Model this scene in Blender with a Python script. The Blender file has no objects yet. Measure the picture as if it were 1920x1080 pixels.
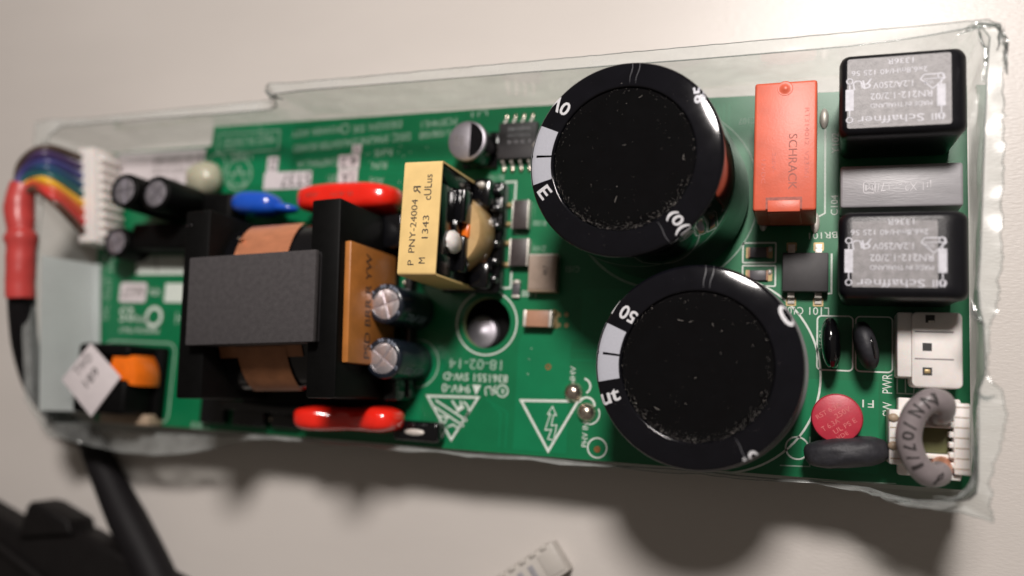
import bpy, bmesh, math, random
from math import sin, cos, pi, radians, sqrt, atan2, hypot
from mathutils import Vector, Matrix, noise

# ------------------------------------------------------------------ camera, world, lamp, exposure
# 1 unit = 1 cm; every length below is written in millimetres and scaled by S
S = 0.1
sc = bpy.context.scene
sc.unit_settings.system = 'METRIC'
sc.unit_settings.scale_length = 0.01
COL = sc.collection
cam_d = bpy.data.cameras.new('camera')
cam = bpy.data.objects.new('camera', cam_d)
COL.objects.link(cam)
sc.camera = cam
cam_d.sensor_width = 36.0
cam_d.lens = 1594.0 / 1920.0 * 36.0
cam_d.clip_start = 0.1
cam_d.clip_end = 1000.0
_R = [[0.9411170403893265, 0.009741458048971705, -0.3379405573231993],
      [0.05458565055421576, -0.9908482220167425, 0.12345123604011782],
      [-0.33364520533406067, -0.13462876706462096, -0.9330358900043731]]
_m = Matrix([[r[0], -r[1], -r[2]] for r in _R]).to_4x4()
_m.translation = Vector((63.022, -23.022, 174.0)) * S
cam.matrix_world = _m
cam_d.dof.use_dof = True
cam_d.dof.focus_distance = 15.9
cam_d.dof.aperture_fstop = 0.001 * cam_d.lens / 0.50      # a 5 mm pupil

world = bpy.data.worlds.new('World')
sc.world = world
world.use_nodes = True
_bg = world.node_tree.nodes['Background']
_bg.inputs[0].default_value = (1.0, 0.86, 0.74, 1)
_bg.inputs[1].default_value = 0.10

lamp_d = bpy.data.lights.new('desk_lamp', 'AREA')
lamp_d.shape = 'DISK'
lamp_d.size = 9.0
lamp_d.energy = 25500
lamp_d.color = (1.0, 0.93, 0.89)
lamp = bpy.data.objects.new('desk_lamp', lamp_d)
COL.objects.link(lamp)
lamp.location = (9.5, 22.5, 40.0)
lamp.rotation_euler = (Vector((1.0, 0, 0)) - Vector(lamp.location)).to_track_quat('-Z', 'Y').to_euler()

sc.view_settings.view_transform = 'Standard'
sc.view_settings.look = 'None'
sc.view_settings.exposure = 0.0
sc.view_settings.gamma = 1.0
sc.cycles.max_bounces = 10
sc.cycles.transparent_max_bounces = 24
sc.cycles.glossy_bounces = 4
sc.cycles.sample_clamp_indirect = 6.0

# ------------------------------------------------------------------ materials
def M(name, col, rough=0.5, metal=0.0, spec=0.5, var=0.12, vscale=3.0, bump=0.0, bscale=60.0, coat=0.0, col2=None,
      stretch=None, rvar=0.0, sheen=0.0, sss=0.0):
    m = bpy.data.materials.new(name)
    m.use_nodes = True
    nt = m.node_tree; N = nt.nodes; L = nt.links
    p = N['Principled BSDF']
    p.inputs['Roughness'].default_value = rough
    p.inputs['Metallic'].default_value = metal
    p.inputs['Specular IOR Level'].default_value = spec
    p.inputs['Coat Weight'].default_value = coat
    p.inputs['Coat Roughness'].default_value = 0.08
    if sss:
        p.inputs['Subsurface Weight'].default_value = sss
        p.inputs['Subsurface Scale'].default_value = 0.15
    tc = N.new('ShaderNodeTexCoord')
    src = tc.outputs['Object']
    if stretch:
        mp = N.new('ShaderNodeMapping'); mp.inputs['Scale'].default_value = stretch
        L.new(src, mp.inputs['Vector']); src = mp.outputs['Vector']
    n1 = N.new('ShaderNodeTexNoise'); n1.inputs['Scale'].default_value = vscale
    n1.inputs['Detail'].default_value = 6; n1.inputs['Roughness'].default_value = 0.62
    L.new(src, n1.inputs['Vector'])
    mx = N.new('ShaderNodeMix'); mx.data_type = 'RGBA'
    rp = N.new('ShaderNodeMapRange'); rp.inputs[1].default_value = 0.3; rp.inputs[2].default_value = 0.7
    L.new(n1.outputs[0], rp.inputs[0]); L.new(rp.outputs[0], mx.inputs[0])
    c2 = col2 if col2 else tuple(min(1, c * (1 + var)) for c in col)
    c1 = col if col2 else tuple(c * (1 - var) for c in col)
    mx.inputs[6].default_value = (*c1, 1); mx.inputs[7].default_value = (*c2, 1)
    L.new(mx.outputs[2], p.inputs['Base Color'])
    if rvar:
        r2 = N.new('ShaderNodeMapRange'); r2.inputs[3].default_value = max(0, rough - rvar); r2.inputs[4].default_value = rough + rvar
        L.new(n1.outputs[0], r2.inputs[0]); L.new(r2.outputs[0], p.inputs['Roughness'])
    if bump:
        n2 = N.new('ShaderNodeTexNoise'); n2.inputs['Scale'].default_value = bscale; n2.inputs['Detail'].default_value = 4
        L.new(src, n2.inputs['Vector'])
        b = N.new('ShaderNodeBump'); b.inputs['Strength'].default_value = bump; b.inputs['Distance'].default_value = 0.01
        L.new(n2.outputs[0], b.inputs['Height']); L.new(b.outputs[0], p.inputs['Normal'])
    return m

def M_clear(name, tint, rough=0.04, gloss=1.0, haze=0.0, bump=0.0):
    """thin clear plastic sheet: tinted see-through, fresnel gloss, a little milky haze"""
    m = bpy.data.materials.new(name); m.use_nodes = True
    nt = m.node_tree; N = nt.nodes; L = nt.links
    N.remove(N['Principled BSDF']); out = N['Material Output']
    tr = N.new('ShaderNodeBsdfTransparent'); tr.inputs[0].default_value = (*tint, 1)
    gl = N.new('ShaderNodeBsdfGlossy'); gl.inputs['Roughness'].default_value = rough
    df = N.new('ShaderNodeBsdfDiffuse'); df.inputs[0].default_value = (0.74, 0.77, 0.75, 1)
    fr = N.new('ShaderNodeFresnel'); fr.inputs['IOR'].default_value = 1.5
    mu = N.new('ShaderNodeMath'); mu.operation = 'MULTIPLY'; mu.inputs[1].default_value = gloss; mu.use_clamp = True
    L.new(fr.outputs[0], mu.inputs[0])
    a = N.new('ShaderNodeMixShader'); a.inputs[0].default_value = haze
    nz = N.new('ShaderNodeTexNoise'); nz.inputs['Scale'].default_value = 1.6; nz.inputs['Detail'].default_value = 5
    tc = N.new('ShaderNodeTexCoord'); L.new(tc.outputs['Object'], nz.inputs['Vector'])
    mr = N.new('ShaderNodeMapRange'); mr.inputs[1].default_value = 0.3; mr.inputs[2].default_value = 0.7
    mr.inputs[3].default_value = haze * 0.6; mr.inputs[4].default_value = haze * 1.4
    L.new(nz.outputs[0], mr.inputs[0]); L.new(mr.outputs[0], a.inputs[0])
    L.new(tr.outputs[0], a.inputs[1]); L.new(df.outputs[0], a.inputs[2])
    b = N.new('ShaderNodeMixShader'); L.new(mu.outputs[0], b.inputs[0])
    L.new(a.outputs[0], b.inputs[1]); L.new(gl.outputs[0], b.inputs[2]); L.new(b.outputs[0], out.inputs[0])
    if bump:
        bp = N.new('ShaderNodeBump'); bp.inputs['Strength'].default_value = bump; bp.inputs['Distance'].default_value = 0.1
        L.new(nz.outputs[0], bp.inputs['Height'])
        L.new(bp.outputs[0], gl.inputs['Normal']); L.new(bp.outputs[0], fr.inputs['Normal'])
    return m

MT = {}
MT['table'] = M('table_laminate', (0.575, 0.54, 0.505), 0.36, spec=0.5, var=0.03, vscale=0.35, bump=0.55, bscale=22, stretch=(0.35, 1.0, 1.0))
MT['mask'] = M('solder_mask_green', (0.002, 0.148, 0.054), 0.34, spec=0.5, var=0.10, vscale=1.2, bump=0.10, bscale=40)
MT['mask2'] = M('solder_mask_over_copper', (0.003, 0.175, 0.068), 0.32, spec=0.5, var=0.08, vscale=1.2, bump=0.08, bscale=40)
MT['fr4'] = M('board_edge_laminate', (0.20, 0.24, 0.10), 0.6)
MT['silk'] = M('silkscreen_white', (0.62, 0.68, 0.62), 0.6, var=0.12, vscale=14)
MT['silk_dim'] = M('silkscreen_worn', (0.30, 0.42, 0.34), 0.6, var=0.25, vscale=10)
MT['ink'] = M('black_ink', (0.035, 0.03, 0.03), 0.6, var=0.3, vscale=12)
MT['ink_grey'] = M('grey_ink', (0.16, 0.14, 0.13), 0.7, var=0.3, vscale=12)
MT['label'] = M('paper_label', (0.62, 0.57, 0.58), 0.6, var=0.05, vscale=5)
MT['sleeve'] = M('black_shrink_sleeve', (0.004, 0.004, 0.006), 0.085, spec=0.5, var=0.2, vscale=2, bump=0.07, bscale=4, rvar=0.04)
MT['collar'] = M('translucent_collar', (0.16, 0.16, 0.16), 0.2, spec=0.6)
MT['sleeve_worn'] = M('worn_sleeve_crease', (0.10, 0.10, 0.11), 0.35, var=0.3)
MT['captop'] = M('black_vent_disc', (0.002, 0.002, 0.0025), 0.12, spec=0.4, var=0.2, vscale=3)
MT['silver_ink'] = M('silver_print', (0.43, 0.44, 0.49), 0.38, spec=0.5, var=0.07, vscale=40, bump=0.1, bscale=120)
MT['white_ink'] = M('white_print', (0.60, 0.60, 0.62), 0.45, var=0.06, vscale=14)
MT['dust'] = M('pale_dust', (0.56, 0.52, 0.48), 0.9, var=0.4, vscale=30)
MT['relay'] = M('salmon_relay_plastic', (0.67, 0.120, 0.062), 0.42, spec=0.5, var=0.10, vscale=3, bump=0.22, bscale=35)
MT['relay_ink'] = M('relay_print', (0.34, 0.09, 0.065), 0.6, var=0.35, vscale=12)
MT['relay_faint'] = M('relay_faint_print', (0.58, 0.11, 0.075), 0.5, var=0.3, vscale=12)
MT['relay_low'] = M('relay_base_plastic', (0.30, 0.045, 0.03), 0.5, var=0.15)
MT['black'] = M('black_plastic', (0.003, 0.003, 0.003), 0.5, spec=0.10, var=0.25, vscale=4, bump=0.15, bscale=40)
MT['gloss'] = M('glossy_black_epoxy', (0.004, 0.004, 0.005), 0.13, spec=0.6, var=0.2, vscale=4, bump=0.35, bscale=7)
MT['epoxy_disc'] = M('matte_black_epoxy', (0.026, 0.026, 0.031), 0.55, spec=0.4, var=0.3, vscale=8, bump=0.8, bscale=18)
MT['choke'] = M('choke_case_plastic', (0.006, 0.006, 0.008), 0.34, spec=0.35, var=0.2, vscale=4, bump=0.4, bscale=30)
MT['choke_face'] = M('choke_print_panel', (0.22, 0.21, 0.215), 0.42, spec=0.55, var=0.25, vscale=9, bump=0.6, bscale=45)
MT['choke_ink'] = M('choke_print', (0.55, 0.55, 0.60), 0.5, var=0.18, vscale=9)
MT['greycap'] = M('grey_film_capacitor', (0.30, 0.295, 0.31), 0.4, spec=0.5, var=0.12, vscale=4, bump=0.35, bscale=26, stretch=(0.3, 1.3, 1))
MT['greycap_ink'] = M('grey_film_print', (0.48, 0.47, 0.49), 0.5, var=0.25, vscale=10)
MT['ic'] = M('ic_moulding', (0.030, 0.028, 0.030), 0.55, var=0.15, vscale=6, bump=0.3, bscale=90)
MT['ic_ink'] = M('ic_print', (0.30, 0.30, 0.32), 0.6, var=0.2, vscale=10)
MT['tin'] = M('tinned_metal', (0.70, 0.66, 0.60), 0.42, metal=0.4, var=0.15, vscale=10, bump=0.2, bscale=30)
MT['solder'] = M('solder', (0.66, 0.58, 0.48), 0.24, metal=0.95, var=0.3, vscale=14, bump=0.5, bscale=16)
MT['gold'] = M('gold_pad', (0.40, 0.30, 0.15), 0.42, metal=0.5, var=0.15, vscale=10)
MT['copper_hole'] = M('copper_via', (0.40, 0.20, 0.08), 0.4, metal=0.7, var=0.2, vscale=10)
MT['alu'] = M('aluminium_can', (0.66, 0.61, 0.63), 0.27, metal=0.75, var=0.08, vscale=12, bump=0.15, bscale=50)
MT['alu_dull'] = M('brushed_can_top', (0.42, 0.40, 0.44), 0.45, metal=0.8, var=0.08, vscale=12, bump=0.2, bscale=50)
MT['smallsleeve'] = M('small_cap_sleeve', (0.010, 0.014, 0.022), 0.22, spec=0.6, var=0.2, vscale=5, bump=0.1, bscale=10)
MT['small_ink'] = M('small_cap_print', (0.22, 0.25, 0.32), 0.5, var=0.15, vscale=12)
MT['yellow'] = M('yellow_tape', (0.80, 0.57, 0.24), 0.34, spec=0.5, var=0.09, vscale=1.8, bump=0.12, bscale=10)
MT['tan_tape'] = M('tan_winding_tape', (0.50, 0.33, 0.15), 0.3, spec=0.5, var=0.12, vscale=4, bump=0.15, bscale=9)
MT['brown_tape'] = M('amber_tape', (0.42, 0.155, 0.035), 0.36, spec=0.5, var=0.16, vscale=2, bump=0.12, bscale=10)
MT['copper'] = M('copper_foil', (0.90, 0.36, 0.19), 0.36, metal=0.6, var=0.12, vscale=3, bump=0.5, bscale=7, stretch=(1, 2.2, 1))
MT['kraft'] = M('brown_foil_tape', (0.30, 0.125, 0.055), 0.42, spec=0.5, metal=0.2, var=0.2, vscale=3, bump=0.25, bscale=8)
MT['foam'] = M('grey_foam_pad', (0.052, 0.048, 0.050), 0.92, spec=0.15, vscale=9, bump=0.9, bscale=45, col2=(0.072, 0.067, 0.069))
MT['redcap'] = M('red_lacquer', (0.80, 0.020, 0.010), 0.18, spec=0.55, var=0.08, vscale=3, bump=0.12, bscale=6, coat=0.4)
MT['bluecap'] = M('blue_lacquer', (0.012, 0.085, 0.52), 0.18, spec=0.55, var=0.1, vscale=3, bump=0.12, bscale=6, coat=0.4)
MT['orange'] = M('orange_winding_tape', (0.85, 0.17, 0.010), 0.3, spec=0.5, var=0.12, vscale=4)
MT['beige'] = M('beige_base', (0.36, 0.27, 0.19), 0.5, var=0.1)
MT['glue'] = M('hot_glue', (0.44, 0.43, 0.32), 0.3, var=0.06, vscale=5, sss=0.4)
MT['white'] = M('white_nylon', (0.74, 0.70, 0.67), 0.42, spec=0.5, var=0.04, vscale=6, bump=0.15, bscale=30, sss=0.15)
MT['nylon'] = M('natural_nylon', (0.50, 0.47, 0.43), 0.45, var=0.05)
MT['olive'] = M('olive_insert', (0.105, 0.108, 0.042), 0.5, var=0.07, vscale=6)
MT['pin_hole'] = M('dark_socket', (0.02, 0.02, 0.018), 0.6)
MT['fuse'] = M('crimson_fuse_case', (0.46, 0.028, 0.052), 0.42, spec=0.5, var=0.12, vscale=5, bump=0.2, bscale=30)
MT['fuse_ink'] = M('fuse_print', (0.60, 0.14, 0.14), 0.5, var=0.25, vscale=14)
MT['greywire'] = M('grey_wire_jacket', (0.225, 0.195, 0.20), 0.30, spec=0.5, var=0.08, vscale=5, bump=0.18, bscale=9)
MT['copper_end'] = M('copper_strand_end', (0.62, 0.28, 0.17), 0.35, metal=0.5, var=0.2, vscale=8, bump=0.4, bscale=18)
MT['redtube'] = M('red_heatshrink', (0.50, 0.055, 0.05), 0.35, spec=0.5, var=0.12, vscale=1.5, bump=0.25, bscale=4)
MT['cable'] = M('black_cable_jacket', (0.007, 0.006, 0.007), 0.6, spec=0.2, var=0.15)
MT['plug'] = M('black_plug_plastic', (0.006, 0.005, 0.005), 0.55, spec=0.22, var=0.2, vscale=2, bump=0.3, bscale=15)
MT['resistor'] = M('resistor_body', (0.075, 0.070, 0.078), 0.4, var=0.12, vscale=10)
MT['ceramic'] = M('tan_ceramic', (0.42, 0.225, 0.145), 0.42, var=0.08, vscale=10, bump=0.2, bscale=50)
MT['ceramic2'] = M('beige_film_block', (0.40, 0.31, 0.25), 0.32, spec=0.6, var=0.08, vscale=8)
MT['smd_dark'] = M('dark_smd_body', (0.05, 0.04, 0.04), 0.4, var=0.15, vscale=9, bump=0.3, bscale=60)
MT['tray'] = M_clear('clear_tray_sheet', (0.91, 0.945, 0.935), 0.07, 1.2, 0.15, 0.12)
MT['tray_rim'] = M_clear('clear_tray_rim_sheet', (0.90, 0.93, 0.92), 0.26, 1.0, 0.24, 0.12)
MT['tray_edge'] = M_clear('clear_tray_cut_edge', (0.50, 0.53, 0.51), 0.15, 1.6, 0.30)
MT['tray_crease'] = M_clear('clear_tray_crease', (0.70, 0.73, 0.72), 0.08, 1.6, 0.18)
MT['frosted'] = M('frosted_white_sheet', (0.72, 0.77, 0.76), 0.45, spec=0.5, var=0.05, vscale=1.0)

# ------------------------------------------------------------------ mesh helpers (all in mm)
class MB:
    def __init__(s): s.bm = bmesh.new()
    def _fin(s, r, mi=0):
        for f in r: f.material_index = mi
    def box(s, x0, x1, y0, y1, z0, z1, bev=0.0, seg=2, mi=0, mat=None):
        b = bmesh.new()
        bmesh.ops.create_cube(b, size=1.0)
        for v in b.verts:
            v.co = Vector(((x0 + x1) / 2 + v.co.x * (x1 - x0), (y0 + y1) / 2 + v.co.y * (y1 - y0), (z0 + z1) / 2 + v.co.z * (z1 - z0)))
        if bev > 0:
            bmesh.ops.bevel(b, geom=list(b.edges), offset=bev, segments=seg, profile=0.5, affect='EDGES')
        s.add(b, mat, mi); return s
    def add(s, b, mat=None, mi=0):
        if mat is not None: bmesh.ops.transform(b, matrix=mat, verts=b.verts)
        vm = {}
        for v in b.verts: vm[v] = s.bm.verts.new(v.co)
        for f in b.faces:
            try:
                g = s.bm.faces.new([vm[v] for v in f.verts]); g.material_index = mi
            except ValueError: pass
        b.free()
    def prism(s, pts, z0, z1, bev=0.0, seg=2, mi=0, mat=None):
        b = bmesh.new()
        lo = [b.verts.new((p[0], p[1], z0)) for p in pts]; hi = [b.verts.new((p[0], p[1], z1)) for p in pts]
        n = len(pts)
        top = b.faces.new(hi); b.faces.new(lo[::-1])
        for i in range(n): b.faces.new((lo[i], lo[(i + 1) % n], hi[(i + 1) % n], hi[i]))
        bmesh.ops.recalc_face_normals(b, faces=b.faces)
        if bev > 0:
            bmesh.ops.bevel(b, geom=[e for e in top.edges], offset=bev, segments=seg, profile=0.5, affect='EDGES')
        s.add(b, mat, mi); return s
    def lathe(s, prof, n=48, cx=0, cy=0, mi=0, mat=None, a0=0.0, a1=2 * pi):
        b = bmesh.new(); rings = []
        full = abs(a1 - a0 - 2 * pi) < 1e-6
        cnt = n if full else n + 1
        for r, z in prof:
            if r < 1e-6: rings.append([b.verts.new((cx, cy, z))])
            else: rings.append([b.verts.new((cx + r * cos(a0 + (a1 - a0) * i / n), cy + r * sin(a0 + (a1 - a0) * i / n), z)) for i in range(cnt)])
        for A, B in zip(rings, rings[1:]):
            for i in range(n):
                j = (i + 1) % cnt
                if len(A) == 1 and len(B) == 1: continue
                if len(A) == 1: b.faces.new((A[0], B[j], B[i]))
                elif len(B) == 1: b.faces.new((A[i], A[j], B[0]))
                else: b.faces.new((A[i], A[j], B[j], B[i]))
        bmesh.ops.recalc_face_normals(b, faces=b.faces)
        s.add(b, mat, mi); return s
    def tube(s, pts, r, n=14, caps=True, mi=0):
        pts = [Vector(p) for p in pts]; rs = r if isinstance(r, (list, tuple)) else [r] * len(pts)
        b = bmesh.new(); rings = []; up = Vector((0, 0, 1)); prev = None
        for i, p in enumerate(pts):
            t = (pts[min(i + 1, len(pts) - 1)] - pts[max(i - 1, 0)]).normalized()
            if prev is None:
                a = up if abs(t.dot(up)) < 0.9 else Vector((1, 0, 0)); x = t.cross(a).normalized()
            else: x = (prev - t * prev.dot(t)).normalized()
            prev = x; y = t.cross(x)
            rings.append([b.verts.new(p + (x * cos(2 * pi * k / n) + y * sin(2 * pi * k / n)) * rs[i]) for k in range(n)])
        for A, B in zip(rings, rings[1:]):
            for k in range(n): b.faces.new((A[k], A[(k + 1) % n], B[(k + 1) % n], B[k]))
        if caps: b.faces.new(rings[0][::-1]); b.faces.new(rings[-1])
        bmesh.ops.recalc_face_normals(b, faces=b.faces)
        s.add(b, None, mi); return s
    def ellipsoid(s, c, r, n=24, mat=None, power=1.0, mi=0):
        b = bmesh.new(); bmesh.ops.create_uvsphere(b, u_segments=n, v_segments=n // 2, radius=1)
        for v in b.verts:
            if power != 1.0:
                v.co = Vector([math.copysign(abs(q) ** power, q) for q in v.co])
            v.co = Vector((c[0] + v.co.x * r[0], c[1] + v.co.y * r[1], c[2] + v.co.z * r[2]))
        s.add(b, mat, mi); return s
    def strip(s, pts, w, z, closed=False, h=0.05):
        """flat printed line along pts"""
        n = len(pts); P = [Vector((p[0], p[1])) for p in pts]; L = []; Rr = []
        for i in range(n):
            a = P[(i - 1) % n] if (closed or i > 0) else P[i]; c = P[(i + 1) % n] if (closed or i < n - 1) else P[i]
            d1 = (P[i] - a); d2 = (c - P[i])
            if d1.length < 1e-9: d1 = d2
            if d2.length < 1e-9: d2 = d1
            d1 = d1.normalized(); d2 = d2.normalized()
            t = (d1 + d2)
            t = t.normalized() if t.length > 1e-6 else d1
            nrm = Vector((-t.y, t.x)); k = 1 / max(0.35, nrm.dot(Vector((-d1.y, d1.x))))
            L.append(P[i] + nrm * w / 2 * k); Rr.append(P[i] - nrm * w / 2 * k)
        for i in range(n if closed else n - 1):
            j = (i + 1) % n
            q = [(L[i], z), (Rr[i], z), (Rr[j], z), (L[j], z)]
            f = s.bm.faces.new([s.bm.verts.new((v.x, v.y, zz)) for v, zz in q])
        return s
    def build(s, name, mats, parent=None, smooth=True, loc=None, rotz=0.0, angle=40, label=None, stuff=False):
        for v in s.bm.verts: v.co *= S
        me = bpy.data.meshes.new(name); s.bm.to_mesh(me); s.bm.free()
        if smooth:
            me.polygons.foreach_set('use_smooth', [True] * len(me.polygons))
            try: me.set_sharp_from_angle(angle=radians(angle))
            except Exception: pass
        for m in (mats if isinstance(mats, (list, tuple)) else [mats]): me.materials.append(MT[m] if isinstance(m, str) else m)
        return link(name, me, parent, loc, rotz, label, stuff)

def link(name, me, parent=None, loc=None, rotz=0.0, label=None, stuff=False):
    o = bpy.data.objects.new(name, me); COL.objects.link(o)
    if parent is not None: o.parent = parent
    if loc is not None: o.location = Vector(loc) * S
    o.rotation_euler = (0, 0, rotz)
    if label: o['label'] = label
    if stuff: o['kind'] = 'stuff'
    return o

def thing(name, label, cat, loc=(0, 0, 0), rotz=0.0, group=None):
    o = link(name, None, None, loc, rotz, label); o['category'] = cat
    if group: o['group'] = group
    return o
def tag(o, label, cat, group=None):
    o['label'] = label; o['category'] = cat
    if group: o['group'] = group
    return o

def glyphs(body, w, h, mirror=False, bold=0.0):
    """flat lettering outline scaled to w x h mm, centred on 0,0: list of verts, faces"""
    c = bpy.data.curves.new('t', 'FONT'); c.body = body; c.resolution_u = 3; c.offset = bold
    o = bpy.data.objects.new('t', c); me = bpy.data.meshes.new_from_object(o)
    V = [v.co.copy() for v in me.vertices]; F = [list(p.vertices) for p in me.polygons]
    bpy.data.objects.remove(o); bpy.data.curves.remove(c); bpy.data.meshes.remove(me)
    if not V: return [], []
    x0 = min(v.x for v in V); x1 = max(v.x for v in V); y0 = min(v.y for v in V); y1 = max(v.y for v in V)
    sx = w / max(1e-6, x1 - x0); sy = h / max(1e-6, y1 - y0)
    V = [Vector(((v.x - (x0 + x1) / 2) * sx * (-1 if mirror else 1), (v.y - (y0 + y1) / 2) * sy, 0)) for v in V]
    return V, F

def text(body, x, y, z, w, h, deg=0, mat='silk', parent=None, name='printed_text', mirror=False, rot3=None):
    V, F = glyphs(body, w, h, mirror)
    m = (rot3 if rot3 is not None else Matrix.Rotation(radians(deg), 4, 'Z'))
    me = bpy.data.meshes.new(name)
    me.from_pydata([tuple((m @ v + Vector((x, y, z))) * S) for v in V], [], F)
    me.materials.append(MT[mat])
    return link(name, me, parent)

def wrap_text(body, w, h, fn, mat, parent, name='printed_text', cuts=1):
    V, F = glyphs(body, w, h, False, 0.02)
    b = bmesh.new(); vs = [b.verts.new(v) for v in V]
    for f in F:
        try: b.faces.new([vs[i] for i in f])
        except ValueError: pass
    bmesh.ops.triangulate(b, faces=b.faces)
    for _ in range(3):
        es = [e for e in b.edges if e.calc_length() > 0.7]
        if es: bmesh.ops.subdivide_edges(b, edges=es, cuts=cuts); bmesh.ops.triangulate(b, faces=b.faces)
    for v in b.verts: v.co = Vector(fn(v.co.x, v.co.y)) * S
    me = bpy.data.meshes.new(name); b.to_mesh(me); b.free(); me.materials.append(MT[mat])
    return link(name, me, parent)

def rrect(x0, x1, y0, y1, r, n=5):
    P = []
    for cx, cy, a in ((x1 - r, y1 - r, 0), (x0 + r, y1 - r, 90), (x0 + r, y0 + r, 180), (x1 - r, y0 + r, 270)):
        for i in range(n + 1):
            t = radians(a + 90 * i / n); P.append((cx + r * cos(t), cy + r * sin(t)))
    return P
def circ(cx, cy, r, n=48, a0=0, a1=360):
    return [(cx + r * cos(radians(a0 + (a1 - a0) * i / n)), cy + r * sin(radians(a0 + (a1 - a0) * i / n))) for i in range(n + (0 if a1 - a0 == 360 else 1))]
def bez(P, n=24):
    """Catmull-Rom through points"""
    P = [Vector(p) for p in P]; Q = [P[0] * 2 - P[1]] + P + [P[-1] * 2 - P[-2]]; out = []
    for i in range(1, len(Q) - 2):
        for k in range(n):
            t = k / n
            out.append(0.5 * ((2 * Q[i]) + (Q[i + 1] - Q[i - 1]) * t + (2 * Q[i - 1] - 5 * Q[i] + 4 * Q[i + 1] - Q[i + 2]) * t * t + (3 * Q[i] - Q[i - 1] - 3 * Q[i + 1] + Q[i + 2]) * t ** 3))
    out.append(P[-1]); return out
rnd = random.Random(7)

# ------------------------------------------------------------------ setting: table top
TZ = -15.0
b = MB(); b.box(-900, 700, -600, 800, TZ - 25, TZ, 1.0)
o = b.build('table_top', 'table', smooth=False); o['kind'] = 'structure'

# ------------------------------------------------------------------ the circuit board
pcb = thing('circuit_board', 'long green power supply board with two huge black capacitors, lying in a clear tray', 'circuit board')
outline = [(-113.0, -35.7), (89.3, -35.7), (89.3, 39.6), (0, 41.3), (-84.3, 41.3), (-84.6, 36.2), (-117.5, 35.6), (-118.6, 8)]
def plate_with_hole(pts, z0, z1, hx, hy, hr, bm):
    """board slab with a round through-hole: outer loop bridged to the hole by a square ring"""
    q = hr + 3
    H = [bm.verts.new((hx + hr * cos(2 * pi * i / 48), hy + hr * sin(2 * pi * i / 48), z1)) for i in range(48)]
    Hb = [bm.verts.new((v.co.x, v.co.y, z0)) for v in H]
    for i in range(48): f = bm.faces.new((H[i], H[(i + 1) % 48], Hb[(i + 1) % 48], Hb[i])); f.material_index = 1
    for zz, ring in ((z1, H), (z0, Hb)):
        O = [bm.verts.new((p[0], p[1], zz)) for p in pts]
        es = [bm.edges.new((O[i], O[(i + 1) % len(O)])) for i in range(len(O))]
        es += [bm.edges.get((ring[i], ring[(i + 1) % 48])) for i in range(48)]
        bmesh.ops.triangle_fill(bm, use_beauty=True, edges=es)
        if zz == z1: top = O
        else: bot = O
    n = len(pts)
    for i in range(n): f = bm.faces.new((bot[i], bot[(i + 1) % n], top[(i + 1) % n], top[i])); f.material_index = 1
    bmesh.ops.recalc_face_normals(bm, faces=bm.faces)
b = MB(); plate_with_hole(outline, -1.6, 0.0, -5.5, -7.8, 5.6, b.bm)
b.build('board_plate', ['mask', 'fr4'], pcb, smooth=False)
# copper areas and tracks standing a hair proud under the green mask
b = MB()
def pour(pts): MB().prism(pts, -0.2, 0.035).build('copper_pour', 'mask2', pcb, smooth=False)
pour([(2.2, -36 + 1.2), (14, -34.8), (14, -11.2), (30, -11.0), (30, 0), (16, 0), (16, -9), (3.5, -9), (2.2, -12)])
pour([(-40, -35), (-20, -35), (-20, -24), (-13, -16), (-17, -12), (-30, -12), (-40, -22)])
pour([(-84, 40.6), (-60, 40.6), (-60, 26), (-84, 24)])
pour([(58, 35), (63, 35), (63.2, 0), (58, -3)])
pour([(60.5, -17), (74, -17), (74, -34), (60.5, -34)])
for i in range(6):
    y = 30.2 - i * 1.5
    b.prism([(-50 + i * 2, y), (-20, y - 0.0), (-20, y - 0.35), (-50 + i * 2, y - 0.35)], -0.2, 0.03)
for i in range(5):
    x = 41 + i * 1.1
    b.prism([(x, 39), (x + 0.35, 39), (x + 0.35, 30), (x, 30)], -0.2, 0.03)
for pts in ([(14.5, -13.2), (29, -13.2)], [(9.2, -16.9), (12, -16.9), (13.6, -15.2), (25, -15.2)], [(4.7, -18.6), (4.7, -23.2)], [(-4.5, -24.5), (0.5, -27.0), (0.5, -34.6)], [(-3.2, -25.6), (-1.0, -27.2), (-1.0, -34.6)], [(15, -1), (20, -4), (26, -4)],
            [(-30, 26), (-24, 29), (-16, 29)], [(-62, 22.8), (-52, 22.8), (-49, 24)], [(-110, -12.9), (-94, -12.9), (-90, -9)], [(62, -20.2), (70, -18.4), (74, -18.4)], [(50, -0.6), (55, -0.6), (57, -5)]):
    b.strip(pts, 0.45, 0.032)
b.build('copper_tracks', 'mask2', pcb, smooth=False, stuff=True)

Z1, Z2 = 0.06, 0.10
def silk_strip(pts, w=0.35, closed=False, mat='silk', name='silkscreen_outline', z=Z1, parent=None):
    return MB().strip(pts, w, z, closed).build(name, mat, parent or pcb, smooth=False)
def silk_fill(pts, mat='silk', name='silkscreen_block', z=Z1, parent=None):
    b = MB(); b.bm.faces.new([b.bm.verts.new((p[0], p[1], z)) for p in pts]); return b.build(name, mat, parent or pcb, smooth=False)
def silk(body, x, y, w, h, deg=180, mat='silk', z=Z1, **k):
    return text(body, x, y, z, w, h, deg, mat, pcb, name='silkscreen_text', **k)
def quad(x0, x1, y0, y1): return [(x0, y0), (x1, y0), (x1, y1), (x0, y1)]

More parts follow.
